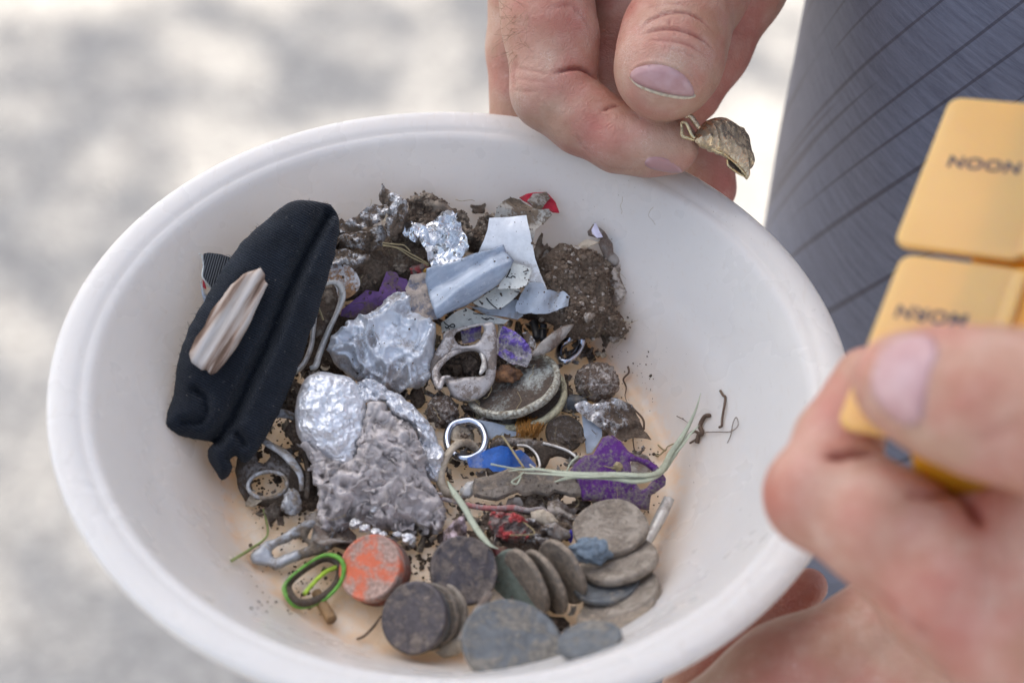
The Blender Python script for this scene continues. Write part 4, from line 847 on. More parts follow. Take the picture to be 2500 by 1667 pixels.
# ---- red and brown crumple between coins and key
T(wire('thin_stalk', q('I', [(90,845),(240,880),(420,925),(620,945),(800,940),(940,965),(1060,950),(1150,1000)]), .75, [.05, .06, .07, .07, .08, .07, .06, .05], M['redstem'], n=8), 'pinkish red stem running below the key blade', 'stem')
T(sheet('red_foil', q('I', [(545,985),(700,990),(860,1010),(960,1080),(1000,1180),(900,1260),(820,1290),(700,1270),(600,1180),(550,1080)]), .65, M['redfoil'], rag=.07, step=.045, th=.03, puff=.15, sharp=25, hf=cr_hf(97, 1.8, .18, .1)), 'crumpled red foil with silver glints in the middle of the near half', 'foil')
T(sheet('red_foil', q('I', [(900,1060),(1050,1050),(1180,1090),(1230,1200),(1180,1290),(1080,1340),(960,1300),(900,1200)]), .6, M['foil_dirty'], rag=.07, step=.045, th=.03, puff=.15, sharp=25, hf=cr_hf(98, 1.8, .18, .1)), 'grimy grey crumple right of the red foil', 'foil')
T(sheet('dark_red_scrap', q('I', [(570,1290),(700,1300),(800,1400),(900,1480),(880,1568),(760,1568),(640,1420)]), .5, dirty('dark_red', (.14, .03, .03), .1, .5, .4), rag=.05, step=.07, th=.03, puff=.1, hf=fold_hf(99, 6, 1.4, .12)), 'dark red scrap between the dark coin and the tipped coins', 'scrap')
T(sheet('pink_white_scrap', q('I', [(130,1170),(220,1060),(330,1000),(350,1130),(330,1260),(240,1290),(130,1270)]), .6, dirty('pink_white', (.62, .50, .54), .3, .4, .45, (.2, .14, .12), sc=2.5, crum=4), rag=.06, step=.06, th=.03, puff=.1, hf=fold_hf(100, 7, 1.8, .14)), 'crinkled pink and white scrap behind the dark coin', 'scrap')
T(sheet('brown_bark', q('I', [(960,980),(1080,950),(1180,1010),(1240,1080),(1180,1100),(1050,1090),(960,1060)]), .85, M['cream'], rag=.03, step=.06, th=.05, puff=.08), 'rounded tan bark scrap at the end of the pink stem', 'bark')
T(sheet('brown_bark', q('I', [(1100,1120),(1200,1080),(1330,1150),(1340,1230),(1240,1250),(1130,1200)]), .8, M['greyleaf'], rag=.04, step=.06, th=.05, puff=.08), 'grey-brown bark scrap left of the pale coin', 'bark')
T(sheet('dry_leaf', q('I', [(1130,870),(1230,850),(1280,960),(1400,1000),(1480,1020),(1420,1060),(1290,1060),(1180,1010),(1120,950)]), .45, M['palebits'], rag=.05, step=.06, th=.04, hf=fold_hf(101, 5, 1.2, .1)), 'crumpled pale dry leaf under the key blade', 'leaf')
T(sheet('dry_leaf', q('I', [(740,850),(860,830),(900,900),(830,950),(720,930)]), .4, M['greyleaf'], rag=.05, step=.06, th=.04, hf=fold_hf(102, 5, 1.2, .1)), 'small grey-brown dry leaf left of the larger one under the key', 'leaf')
T(lump('blue_bead', 1050+1345/3.92, 1000+1210/3.92, .6, .06, .16, .06, dirty('blue_violet', (.05, .04, .45), 0, .4, .1), seed=103, sub=3), 'tiny violet-blue bit at the left edge of the pale coin', 'bit')
# ---- grass, straw and roots
def blade(name, pts, lifts, w, mat, label, grp=None):
    P = [PD(p[0], p[1], bowl_depth(p[0], p[1])-l) for p, l in zip(pts, lifts)]
    S = spline(P, 6); n = len(S); R = [w*min(1, 4*i/n+.15)*min(1, 3.2*(n-1-i)/n+.08) for i in range(n)]
    V, F = tube(S, R, 6, flat=.22); o = mk(name, V, F, mat); T(o, label, 'grass', grp); return o
blade('dry_grass', q('F', [(90,1475),(250,1430),(500,1420),(700,1440),(850,1462),(1000,1440),(1110,1370),(1200,1260),(1300,1130),(1380,1000)]), [1.6, 1.6, 1.6, 1.6, 1.6, 1.6, 1.3, 1, .8, .6], .10, M['grass'], 'broad pale dry grass blade crossing the key and rising up the right side', 'dry grass on the key')
blade('dry_grass', q('F', [(-350,1370),(-100,1350),(150,1385),(400,1400),(700,1400),(950,1410),(1110,1370),(1200,1210),(1290,1080),(1380,930),(1450,770),(1495,620)]), [1.2, 1.5, 1.6, 1.7, 1.7, 1.7, 1.4, 1.1, .9, .7, .6, .5], .075, M['grass'], 'long narrow dry grass stalk over the key, its tip highest on the right wall', 'dry grass on the key')
blade('dry_grass', q('F', [(-250,1385),(50,1400),(350,1425),(620,1420),(830,1432)]), [1.5, 1.7, 1.75, 1.75, 1.75], .035, M['grass'], 'thin dry grass strand lying along the longer stalk over the key', 'dry grass on the key')
blade('dry_grass', q('F', [(1250,1200),(1330,1110),(1400,1010),(1480,930)]), [1.05, .85, .7, .6], .03, M['grass'], 'thin side strand of dry grass towards the branched root', 'dry grass on the key')
blade('dry_grass', q('I', [(165,680),(230,790),(330,940),(440,1130),(560,1280),(660,1330)]), [1.0, 1.1, 1.1, 1.1, 1.2, 1.1], .09, M['grass'], 'slanting pale grass stalk over the pink stem, towards the dark coin')
wire_ = lambda name, pts, lift, rad, mat, label, cat_, grp=None, **kw: T(wire(name, pts, lift, rad, mat, n=5, **kw), label, cat_, grp)
wire_('straw', q('B', [(800,850),(950,870),(1080,885),(1160,960)]), 1.75, .018, M['straw'], 'short kinked straw, upper one of the bundle on the brown soil', 'straw', 'straws on the soil')
wire_('straw', q('B', [(805,885),(950,905),(1050,930),(1180,1000),(1290,1060),(1400,1135)]), 1.75, .022, M['straw'], 'long straw of the bundle reaching towards the shiny foil', 'straw', 'straws on the soil')
wire_('straw', q('B', [(810,875),(1000,925),(1180,1040),(1330,1110),(1390,1150)]), 1.72, .02, M['straw'], 'lower straw of the bundle, its end at the amber crumb', 'straw', 'straws on the soil')
wire_('straw', q('I', [(690,250),(760,350),(820,440),(900,560)]), 1.35, .03, M['straw'], 'straw slanting down over the blue plastic piece', 'straw')
wire_('straw', q('I', [(580,520),(700,545),(850,570),(1000,580)]), 1.45, .025, M['grass'], 'thin pale stalk end over the key blade', 'straw')
wire_('straw', q('I', [(1420,440),(1340,520),(1290,640)]), 1.5, .025, M['grass'], 'short pale stalk crossing the left edge of the key head', 'straw')
wire_('straw', q('I', [(890,600),(850,640),(780,690),(830,710),(870,640)]), 1.45, .022, M['grass'], 'bent pale grass loop on the key blade', 'straw')
wire_('straw', q('I', [(860,150+900),(1000,1180),(760,1200)]), .95, .02, M['straw'], 'short straw on the red foil', 'straw')
wire_('grass_stalk', q('J', [(325,90),(350,180),(370,290),(340,370),(200,470),(20,580)]), .25, [.025, .03, .03, .03, .04, .04], M['greenstem'], 'thin green stem bent up the left wall below the buckled tab', 'stem')
wire_('stiff_stalk', q('D', [(480,350),(510,430),(535,500)]), 1.75, .03, M['straw'], 'tiny stalk inside the sideways pull tab', 'stalk')
roots = [([(795,370),(800,430),(750,500),(780,580),(770,650),(790,710)], 'fine dark root standing beside the round foil nugget'),
 ([(1675,590),(1700,640),(1720,660),(1715,760),(1700,880),(1690,940),(1665,955)], 'knobbly little root highest on the right wall'),
 ([(1580,840),(1530,850),(1490,930),(1515,1000),(1480,1020),(1460,1090)], 'branched brown root beside the grass tip'),
 ([(1520,1000),(1640,1000),(1770,990),(1840,940),(1830,860),(1790,930),(1770,1040),(1750,1100)], 'long hair-thin reddish root curling on the right wall'),
 ([(1400,1000),(1440,980),(1500,1010)], 'stubby root left of the branched one'),
 ([(1390,1100),(1460,1050),(1500,1000)], 'root fork joining the grass stalk'),
 ([(1270,850),(1330,880),(1380,920)], 'hair-fine root left of the grass stalk'),
 ([(1300,1090),(1180,1140),(1150,1180),(1090,1120)], 'pale curly rootlet above the key ring hole'),
 ([(1150,1170),(1110,1210),(1070,1230),(1060,1210)], 'short looping rootlet beside the key'),
 ([(720,715),(780,720),(840,760),(900,830),(940,900),(950,980)], 'dark root along the edge of the torn foil'),
 ([(850,1050),(845,1130),(860,1180),(915,1210)], 'fine root hanging below the torn foil'),
 ([(480,1200),(520,1290),(640,1340),(700,1330),(760,1300)], 'pale rootlet draped on the purple key head'),
 ([(550,1210),(640,1260),(690,1310)], 'second pale rootlet on the purple key head')]
for i, (p, l) in enumerate(roots):
    pale = 'pale' in l or 'rootlet' in l
    onkey = 'purple key' in l
    r0 = [.03, .035, .06, .012, .04, .03, .012, .02, .022, .03, .018, .015, .012][i]
    T(wire('root', q('F', p), 1.35 if onkey else (.35 if i in (9,) else .12), r0, M['straw'] if pale else M['root'], n=5, jit=.05, taper=(i in (0, 6))), l, 'root', 'roots and rootlets')
# side rootlets on the branched root
# fine crumbs of soil scattered over the bowl: countless, one object
r_ = random.Random(8); parts = []
zones = [('I', (120,60,1450,700), 330, .018), ('G', (820,380,1300,1500), 520, .028), ('J', (200,60,1000,1100), 300, .022), ('F', (250,20,1050,1250), 330, .014), ('E', (200,900,700,1300), 80, .016), ('C', (1500,1200,1900,1700), 60, .018), ('I', (1800,400,2200,1000), 260, .018), ('K', (350,150,560,480), 150, .03), ('I', (250,900,560,1300), 130, .024), ('P', (560,450,1700,1500), 260, .012)]
for key, (x0, y0, x1, y1), n, s in zones:
    for i in range(n):
        cl = r_.random() < .6
        x, y = r_.uniform(x0, x1), r_.uniform(y0, y1)
        px, py = q(key, [(x, y)])[0]
        if cl and noise.noise(Vector((px*.02, py*.02, 3))) < .05: continue
        ss = s*math.exp(r_.gauss(0, .55)); p = PD(px, py, bowl_depth(px, py)); p[2] += ss*.3
        parts.append(crumb(p, ss))
V, F = cat(parts); tag(mk('soil_crumbs', V, F, M['soil_dark'], smooth=False), kind='stuff')

# grit on the earthy things, ink and notches
def parts_of(root, nm): return [c for c in root.children if c.name.startswith(nm)]
grit(parts_of(bl, 'earth')[0], 900, .028, M['soil'], 301, up=.0)
grit(parts_of(bl, 'earth')[0], 160, .035, M['palebits'], 305, up=.0)
grit(bpy.data.objects['clod'], 500, .032, M['leafmould'], 302, up=-.2)
for i, o in enumerate([x for x in list(scn.objects) if x.name.startswith('loose_soil')]):
    r_ = random.Random(310+i); org = np.array(o.location)/CM; vs_ = [v for v in o.data.vertices if np.dot(np.array(v.normal), -_f) > 0]; V = []; F = []
    for k in range(260):
        v = r_.choice(vs_); a, b_ = crumb(org+np.array(v.co)/CM, .035*math.exp(r_.gauss(0, .55))); off = len(V); V += a; F += [tuple(x+off for x in f) for f in b_]
    tag(mk('soil_crumbs', V, F, M['soil'] if i % 2 else M['leafmould'], smooth=False), kind='stuff')
def ink(obj, strokes, rad=.018):
    org = np.array(obj.location)/CM; hit = caster(np.array([org+np.array(v.co)/CM for v in obj.data.vertices]), [tuple(p.vertices) for p in obj.data.polygons]); ps = []
    for s_ in strokes:
        P = []
        for p in spline([(a, b, 0) for a, b in s_], 4):
            h, n2 = hit(p.x, p.y)
            if h is not None: P.append(h+n2*.006)
        if len(P) > 2: ps.append(tube(P, rad, 4, flat=.5))
    if ps: V, F = cat(ps); mk('ink_marks', V, F, M['blackplastic'], obj)
fl = [x for x in scn.objects if x.name.startswith('white_flake')]
ink(fl[0], [q('C', z) for z in ([(750,990),(780,982),(810,975)], [(765,1015),(790,1005)], [(590,1040),(620,1050),(640,1035),(670,1045)], [(620,960),(600,1010),(575,1050)])])
ink(fl[1], [q('C', z) for z in ([(660,1190),(700,1200),(720,1195)], [(300,1290),(330,1330)], [(370,1260),(400,1300),(440,1340),(480,1370)])])
ink(fl[2], [q('E', z) for z in ([(400,210),(450,260),(520,290),(540,270),(510,250),(450,300)], [(430,280),(440,300),(470,290)], [(640,100),(680,90),(660,70)], [(700,200),(740,190)], [(860,170),(920,200),(960,180),(1010,195)], [(900,190),(930,180)], [(760,120),(800,130),(850,120),(880,140)])])
# fine loose fibres over the heap
r_ = random.Random(77); parts = []
for i in range(240):
    px, py = r_.gauss(1080, 260), r_.gauss(900, 260)
    if not (620 < px < 1620 and 480 < py < 1480): continue
    P = []; x, y = px, py; a = r_.uniform(0, 6.28); l = r_.uniform(.1, 1.5)
    for k in range(5):
        P.append(PD(x, y, bowl_depth(x, y)-l)); a += r_.gauss(0, .5); st_ = r_.uniform(6, 16); x += math.cos(a)*st_; y += math.sin(a)*st_
    parts.append(tube(spline(P, 3), r_.uniform(.004, .010), 3))
V, F = cat(parts); tag(mk('fine_fibres', V, F, M['straw']), kind='stuff')
# grit lying on the upper faces of the finds
tops = [o for o in list(scn.objects) if o.type == 'MESH' and o.parent is None and o.name.split('.')[0] in ('tin_strip', 'grey_foil', 'lead_strip', 'torn_foil', 'foil_flap', 'soiled_foil', 'grey_scrap', 'spotted_disc', 'coin', 'purple_film', 'grimy_scrap', 'white_flake') and o.name.split('.')[0] != 'coin']
tops += parts_of(bs, 'white_face')+parts_of(bs, 'curled_end')+parts_of(pt, 'tab_frame')+parts_of(ky, 'blade')+parts_of(ky, 'bow')
V = []; F = []
for o in tops:
    org = np.array(o.location)/CM
    if o.parent: org = org+np.array(o.parent.location)/CM
    vs_ = [v for v in o.data.vertices if np.dot(np.array(v.normal), -_f) > .2]
    for k in range(26):
        v = r_.choice(vs_); a, b_ = crumb(org+np.array(v.co)/CM, .013*math.exp(r_.gauss(0, .6))); off = len(V); V += a; F += [tuple(x+off for x in f) for f in b_]
tag(mk('soil_crumbs', V, F, M['soil_dark'], smooth=False), kind='stuff')

# bits of leaf, bark and flaked paint too many to count, filling the gaps of the heap
r_ = random.Random(123)
for nm, mat, n in (('leaf_litter', M['leafmould'], 420), ('leaf_litter', M['greyleaf'], 260), ('leaf_litter', M['cream'], 90), ('paint_flakes', M['foil_dirty'], 170)):
    V = []; F = []
    k = 0
    while k < n:
        px, py = r_.gauss(1080, 300), r_.gauss(960, 250)
        if not pip(np.array([[px, py]]), [(700,560),(1250,500),(1500,650),(1530,800),(1480,900),(1590,1080),(1640,1200),(1590,1420),(1420,1520),(1000,1480),(640,1330),(570,1150),(600,950)])[0]: continue
        k += 1; C = PD(px, py, bowl_depth(px, py)-r_.uniform(.08, .45)); nn = np.array([r_.gauss(0, .5), r_.gauss(0, .5), 1.]); nn /= np.linalg.norm(nn); e1, e2 = basis(nn)
        s_ = .11*math.exp(r_.gauss(0, .45)); a = r_.uniform(0, 6.28); asp = r_.uniform(.3, .9); o = len(V); m_ = 5
        for j in range(m_):
            for i in range(m_):
                x = (i/(m_-1)-.5)*2; y = (j/(m_-1)-.5)*2; rr = 1+.5*noise.noise(Vector((x*1.5+k, y*1.5, n))); X, Y = x*s_*rr, y*s_*asp*rr
                V.append(tuple(C+e1*(X*math.cos(a)-Y*math.sin(a))+e2*(X*math.sin(a)+Y*math.cos(a))+nn*s_*(.5*x*x*r_.uniform(.8, 1.2)+.3*noise.noise(Vector((x+k, y, 5))))))
        for j in range(m_-1):
            for i in range(m_-1): b_ = o+j*m_+i; F.append((b_, b_+1, b_+m_+1, b_+m_))
    o = tag(mk(nm, V, F, mat), kind='stuff'); sm_ = o.modifiers.new('thick', 'SOLIDIFY'); sm_.thickness = .02*CM
# ================= hands and people =================
import openvdb as vdb
def cap(p, r0, q_, r1): return (np.array(p, float), float(r0), np.array(q_, float), float(r1))
def vcap(a, b):                     # (px, py, distance, radius in photograph px) -> tapered capsule in cm
    return cap(PD(a[0], a[1], a[2]), a[3]*a[2]/FP, PD(b[0], b[1], b[2]), b[3]*b[2]/FP)
def chain(pts): return [vcap(pts[i], pts[i+1]) for i in range(len(pts)-1)]
def smin(a, b, k):
    h = np.clip(.5+.5*(b-a)/k, 0, 1); return b*(1-h)+a*h-k*h*(1-h)
def sdf_mesh(groups, vox=.06, kin=.35, kout=.12):
    """groups: list of (capsules, k inside the group, k against the others) -> smooth skin"""
    allc = [c for g in groups for c in g[0]]
    lo = np.min([np.minimum(c[0]-c[1], c[2]-c[3]) for c in allc], 0)-.4; hi = np.max([np.maximum(c[0]+c[1], c[2]+c[3]) for c in allc], 0)+.4
    N = np.ceil((hi-lo)/vox).astype(int)+1
    X = (lo[0]+np.arange(N[0])*vox).astype(np.float32)[:, None, None]; Y = (lo[1]+np.arange(N[1])*vox).astype(np.float32)[None, :, None]; Z = (lo[2]+np.arange(N[2])*vox).astype(np.float32)[None, None, :]
    D = np.full(N, 3., np.float32)
    for caps_, ki, ko in groups:
        G = np.full(N, 3., np.float32)
        for a, ra, b, rb in caps_:
            m0 = np.minimum(a-ra, b-rb)-1.3; m1 = np.maximum(a+ra, b+rb)+1.3
            i0 = np.clip(np.floor((m0-lo)/vox).astype(int), 0, N); i1 = np.clip(np.ceil((m1-lo)/vox).astype(int)+1, 0, N)
            s = tuple(slice(i0[k], i1[k]) for k in range(3))
            ab = (b-a).astype(np.float32); L2 = float(ab@ab)+1e-9
            x = X[s[0]]-a[0]; y = Y[:, s[1]]-a[1]; z = Z[:, :, s[2]]-a[2]
            t = np.clip((x*ab[0]+y*ab[1]+z*ab[2])/L2, 0, 1)
            d = np.sqrt((x-t*ab[0])**2+(y-t*ab[1])**2+(z-t*ab[2])**2)-(ra+(rb-ra)*t)
            G[s] = smin(G[s], d.astype(np.float32), ki)
        D = smin(D, G, ko)
    g = vdb.FloatGrid(); g.background = 3.0; g.copyFromArray(D.astype(np.float32))
    pts, _tri, quads = g.convertToPolygons(isovalue=0.0)
    V = np.asarray(pts, float)*vox+lo; F = np.asarray(quads)
    # outward winding
    a, b, c = V[F[:, 0]], V[F[:, 1]], V[F[:, 2]]
    if np.einsum('ij,ij->i', a, np.cross(b, c)).sum() < 0 and False: F = F[:, ::-1]
    e = vox
    n = np.cross(b-a, c-a); ctr = (a+c)/2; n /= np.linalg.norm(n, axis=1)[:, None]+1e-12
    q_ = np.clip(np.round((ctr+n*2*e-lo)/vox).astype(int), 0, N-1); q0 = np.clip(np.round((ctr-n*2*e-lo)/vox).astype(int), 0, N-1)
    if (D[q_[:, 0], q_[:, 1], q_[:, 2]]-D[q0[:, 0], q0[:, 1], q0[:, 2]]).mean() < 0: F = F[:, ::-1]
    return V, F
def normals(V, F):
    n = np.cross(V[F[:, 1]]-V[F[:, 0]], V[F[:, 2]]-V[F[:, 0]]); N = np.zeros_like(V)
    for k in range(F.shape[1]): np.add.at(N, F[:, k], n)
    return N/(np.linalg.norm(N, axis=1)[:, None]+1e-12)
def stroke(V, Nn, hit, pts, sig, dep):
    """a crease (dep<0) or ridge (dep>0) following a line seen on the skin"""
    P = spline([(p[0], p[1], 0) for p in pts], 8); Q = []
    for p in P:
        h, _ = hit(p.x, p.y)
        if h is not None: Q.append(h)
    if len(Q) < 2: return V
    Q = np.array(Q); m_ = np.all((V > Q.min(0)-4*sig) & (V < Q.max(0)+4*sig), axis=1)
    W = V[m_]; d = np.full(len(W), 1e9); tt = np.zeros(len(W))
    for i in range(len(Q)-1):
        a, b = Q[i], Q[i+1]; ab = b-a; t = np.clip((W-a)@ab/(ab@ab+1e-12), 0, 1); dd = np.linalg.norm(W-(a+t[:, None]*ab), axis=1)
        s = dd < d; d[s] = dd[s]; tt[s] = (i+t[s])/(len(Q)-1)
    fade = np.clip(np.minimum(tt, 1-tt)*5, 0.25, 1)
    V = V.copy(); V[m_] += Nn[m_]*(dep*fade*np.exp(-(d/sig)**2))[:, None]; return V
def m_skin(name, base=(.43, .225, .15), pink=(.50, .17, .145), pale=(.52, .335, .25)):
    b = MB(name)
    n1 = b.noise(.55, 4, .55); n2 = b.noise(2.4, 5, .6); red = b.attr('red')
    col = b.ramp(n1, [(.35, base), (.65, pale)])
    col = b.mix(b.math('MULTIPLY', b.ramp(b.noise(.8, 3), [(.4, 0), (.65, 1)]), .45), col, pink)
    col = b.mix(b.math('MULTIPLY', red, .8), col, (.47, .12, .10)); col = b.mix(b.attr('crease'), col, (.30, .075, .055))  # shade of the creases put into the skin colour as darker red
    col = b.mix(b.math('MULTIPLY', b.ramp(n2, [(.45, 0), (.7, 1)]), .28), col, (.62, .42, .34))
    dry = b.vor(11, 'DISTANCE_TO_EDGE'); drym = b.math('MULTIPLY', b.math('LESS_THAN', dry, .035), b.ramp(b.noise(1.1, 3), [(.52, 0), (.68, .3)]))
    col = b.mix(drym, col, (.80, .70, .66))
    b.set(col=col, rough=b.ramp(n2, [(.3, .40), (.7, .56)]), spec=.42, sss=.22, ssr=(1, .35, .22), sscale=.006)
    w_ = b.n.new('ShaderNodeVectorMath'); w_.operation = 'MULTIPLY_ADD'; b.L(b.noise(2, 3, out=1), w_.inputs[0]); w_.inputs[1].default_value = (.6, .6, .6); b.L(b.co, w_.inputs[2])
    b.bump(b.vor(6, 'DISTANCE_TO_EDGE', co=w_.outputs[0]), .035, .7); b.bump(b.vor(14, 'DISTANCE_TO_EDGE', co=w_.outputs[0]), .018, .75); b.bump(b.noise(1.6, 4), .05, .5)
    return b.m
SKIN = m_skin('skin')
def m_nail():
    b = MB('nail'); e = b.attr('edge')
    wv = b.noise(7, 3, co=b.map((1, .12, 1)))
    b.set(col=b.mix(b.ramp(b.noise(1.5, 3), [(.4, 0), (.7, 1)]), (.45, .25, .25), (.56, .37, .38)), rough=.3, spec=.5, sss=.12, ssr=(1, .4, .3), sscale=.004, coat=.25)
    b.bump(wv, .01, .5); return b.m
NAIL = m_nail()
NAILTIP = dirty('nail_edge', (.62, .55, .42), 0, .5, .25, (.35, .25, .15), sc=3)
def decal(name, hit, pts, lift, th, mat, parent, step=.07, flatten=0., crown=0.):
    """a thin plate that lies on the skin where its outline is seen (nails)"""
    H = [hit(*p) for p in pts]; P3 = [h[0] for h in H if h[0] is not None]; c = np.mean(P3, 0); n = np.mean([h[1] for h in H if h[1] is not None], 0); n /= np.linalg.norm(n)
    d0 = np.mean([depth_of(p) for p in P3])
    out = smooth_poly([np.array(p) for p in pts], 4); st = step*FP/d0; out = resample(out, st)
    O = np.array(out); lo, hi = O.min(0), O.max(0); gx, gy = np.meshgrid(np.arange(lo[0], hi[0], st), np.arange(lo[1], hi[1], st*.9)); G = np.stack([gx.ravel(), gy.ravel()], 1)
    G = G[pip(G, out)]; G = G[dist_poly(G, out) > st*.5]
    vs_ = [Vector(p) for p in out]+[Vector(p) for p in G]; ed = [(i, (i+1) % len(out)) for i in range(len(out))]
    V2, _, F2, _, _, _ = geometry.delaunay_2d_cdt(vs_, ed, [], 0, 1e-6); A = np.array([tuple(v) for v in V2]); F2 = [f for f in F2 if pip(np.array([A[list(f)].mean(0)]), out)[0]]
    d = dist_poly(A, out); T_ = []; B = []
    for p, dd in zip(A, d):
        h, nn = hit(*p)
        if h is None: h = on_plane(p[0], p[1], c, n)
        if flatten:
            g = on_plane(p[0], p[1], c, n); h = h*(1-flatten)+g*flatten
        e = min(1, dd*d0/FP/.10); T_.append(h+n*(lift*(.35+.65*e)+crown*e)); B.append(h-n*th)
    N = len(A); F = []; bed = {}
    for a, b, c2 in F2:
        X1 = A[b]-A[a]; X2 = A[c2]-A[a]
        if X1[0]*X2[1]-X1[1]*X2[0] > 0: b, c2 = c2, b
        F += [(a, b, c2), (a+N, c2+N, b+N)]
        for e in ((a, b), (b, c2), (c2, a)):
            if (e[1], e[0]) in bed: del bed[(e[1], e[0])]
            else: bed[e] = 1
    for a, b in bed: F.append((b, a, a+N, b+N))
    return mk(name, np.array(T_+B), F, mat, parent, attrs={'edge': np.concatenate([d, d])})
def reds(V, hit, spots):
    """each spot: photograph point, reach in cm, strength"""
    R = np.zeros(len(V))
    for px, py, s, a in spots:
        h, _ = hit(px, py)
        if h is not None: R = np.maximum(R, a*np.exp(-(np.linalg.norm(V-h, axis=1)/s)**2))
    return np.clip(R, 0, 1)

# ---- the hand with the pendant
def top_hand():
    Lq = lambda pts: q('L', pts)
    index = chain([(1325,-120,44.8,128), (1340,60,44.3,112), (1348,215,44.0,98)]) + chain([(1348,225,44.0,99), (1425,290,43.8,86), (1510,338,43.55,80)]) + chain([(1512,340,43.5,79), (1580,352,43.35,76), (1637,358,43.25,69)]) + [vcap((1400,90,44.0,62), (1402,150,43.9,60))]
    thumb = chain([(1790,-220,45.4,150), (1700,-30,44.4,124), (1648,88,43.1,124), (1634,150,42.6,123), (1622,176,42.3,118)])
    mid = chain([(1290,-140,47.2,100), (1272,120,47.3,82), (1268,330,47.6,72)])
    ring = [vcap((1475,120,46.2,75), (1490,260,45.6,64))] + chain([(1520,-120,46.6,110), (1540,60,46.3,110), (1560,200,46.0,90)])
    heel = chain([(1880,-260,47.6,150), (1800,-40,47.2,118), (1735,120,47.0,92), (1690,230,46.8,72)])
    tip = chain([(1660,330,47.2,70), (1722,420,47.3,66), (1738,462,47.3,60)])
    palm = chain([(1560,-300,46.8,300), (1500,-900,50,260), (1480,-1700,58,260)]) + [vcap((1400,-200,46.5,190), (1720,-220,46.5,200))]
    V, F = sdf_mesh([(index, .28, .10), (thumb, .45, .06), (mid, .3, .10), (ring, .3, .12), (heel, .4, .12), (tip, .3, .1), (palm, .8, .5)], vox=.055)
    for it in range(1):
        N = normals(V, F); hit = caster(V, F)
        S = [(Lq([(590,520),(680,492),(760,485),(830,510),(890,560)]), .055, -.13), (Lq([(930,790),(1000,755),(1055,745)]), .04, -.07),
             (Lq([(1180,235),(1260,150),(1400,95),(1530,95),(1640,150),(1720,240)]), .05, -.06), (Lq([(1190,250),(1300,215),(1400,205),(1520,225),(1640,280),(1720,350)]), .05, -.07),
             (Lq([(1410,140),(1405,200)]), .03, -.03), (Lq([(1260,290),(1400,290),(1540,320),(1660,390)]), .045, -.035), (Lq([(1380,350),(1500,370),(1620,430)]), .035, -.02),
             (Lq([(1240,60),(1400,25),(1560,40)]), .05, -.025),
             (Lq([(1130,520),(1170,470),(1250,440),(1340,440),(1440,465),(1530,520),(1580,600),(1590,660)]), .05, .045), (Lq([(1150,590),(1250,640),(1350,670),(1470,690),(1570,685)]), .05, -.03),
             (Lq([(330,430),(300,530),(310,640)]), .12, -.03), (Lq([(300,480),(420,500),(560,530)]), .04, -.025), (Lq([(310,560),(420,570),(540,590)]), .04, -.02), (Lq([(290,640),(400,650),(500,640)]), .04, -.02), (Lq([(750,960),(780,1020),(840,1080)]), .04, -.025),
             (Lq([(560,60),(700,40),(780,110),(850,210)]), .07, -.03), (Lq([(480,700),(600,760),(720,900)]), .2, .03),
             (Lq([(1215,1210),(1225,1150),(1290,1120),(1380,1130),(1460,1180),(1510,1240)]), .045, .035), (Lq([(880,1120),(1000,1190),(1180,1200)]), .05, -.02)]
        V0 = V.copy()
        for s in S: V = stroke(V, N, hit, *s)
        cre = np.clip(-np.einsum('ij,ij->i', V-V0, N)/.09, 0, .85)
    hit = caster(V, F)
    red = reds(V, hit, Lq2([(620,100,.9,.5), (1150,180,.5,.25), (1620,560,.35,.5), (1450,1000,.0001,0), (900,880,.6,.6), (980,1010,.7,.5), (660,500,.35,.5), (850,500,.35,.45), (1480,240,.5,.3), (1150,480,.3,.35), (350,300,.9,.3), (1130,60,.7,.6), (950,350,.9,.6), (1040,250,.8,.5), (1700,700,1.4,.7), (1900,300,1.6,.65), (1800,1350,.8,.9)]))
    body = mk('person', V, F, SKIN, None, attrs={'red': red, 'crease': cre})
    T(body, 'person, only a bare hand showing, pinching a bronze pendant over the far rim', 'person')
    nn = Lq([(1128,535),(1160,490),(1230,465),(1320,458),(1420,480),(1510,535),(1562,600),(1582,660),(1560,682),(1470,678),(1350,655),(1240,622),(1160,585)])
    decal('thumbnail', hit, nn, .05, .05, NAIL, body, .05, .10, .04)
    decal('nail_edge', hit, Lq([(1120,548),(1160,585),(1240,622),(1350,657),(1470,680),(1560,684),(1585,668),(1588,688),(1520,702),(1400,688),(1280,655),(1180,612)]), .075, .05, NAILTIP, body, .04, .05)
    decal('fingernail', hit, Lq([(1232,1150),(1262,1118),(1330,1112),(1400,1130),(1455,1165),(1500,1215),(1440,1225),(1360,1215),(1290,1200),(1245,1180)]), .05, .05, NAIL, body, .05, .2, .01)
    # sparse hairs on the back of the finger
    r = random.Random(2); parts = []
    for i in range(46):
        x, y = r.uniform(225, 420), r.uniform(20, 420); p = Lq([(x, y)])[0]; h, n_ = hit(*p)
        if h is None: continue
        d = Vector(n_)*.25+Vector(R2)*r.uniform(-.6, .1)*1.0+Vector(U2)*r.uniform(-.9, .3); d.normalize(); L_ = r.uniform(.2, .5)
        parts.append(tube(spline([h, h+np.array(d)*L_*.5+n_*.04, h+np.array(d)*L_+R2*r.uniform(-.1, .1)], 3), [.004]*6+[.0015], 3))
    Vh, Fh = cat(parts); o = mk('finger_hair', Vh, Fh, dirty('body_hair', (.28, .17, .09), 0, .6, .01), body); o['kind'] = 'stuff'
    return hit
def Lq2(L_): return [(*q('L', [(a, b)])[0], s, k) for a, b, s, k in L_]
HIT_TOP = top_hand()

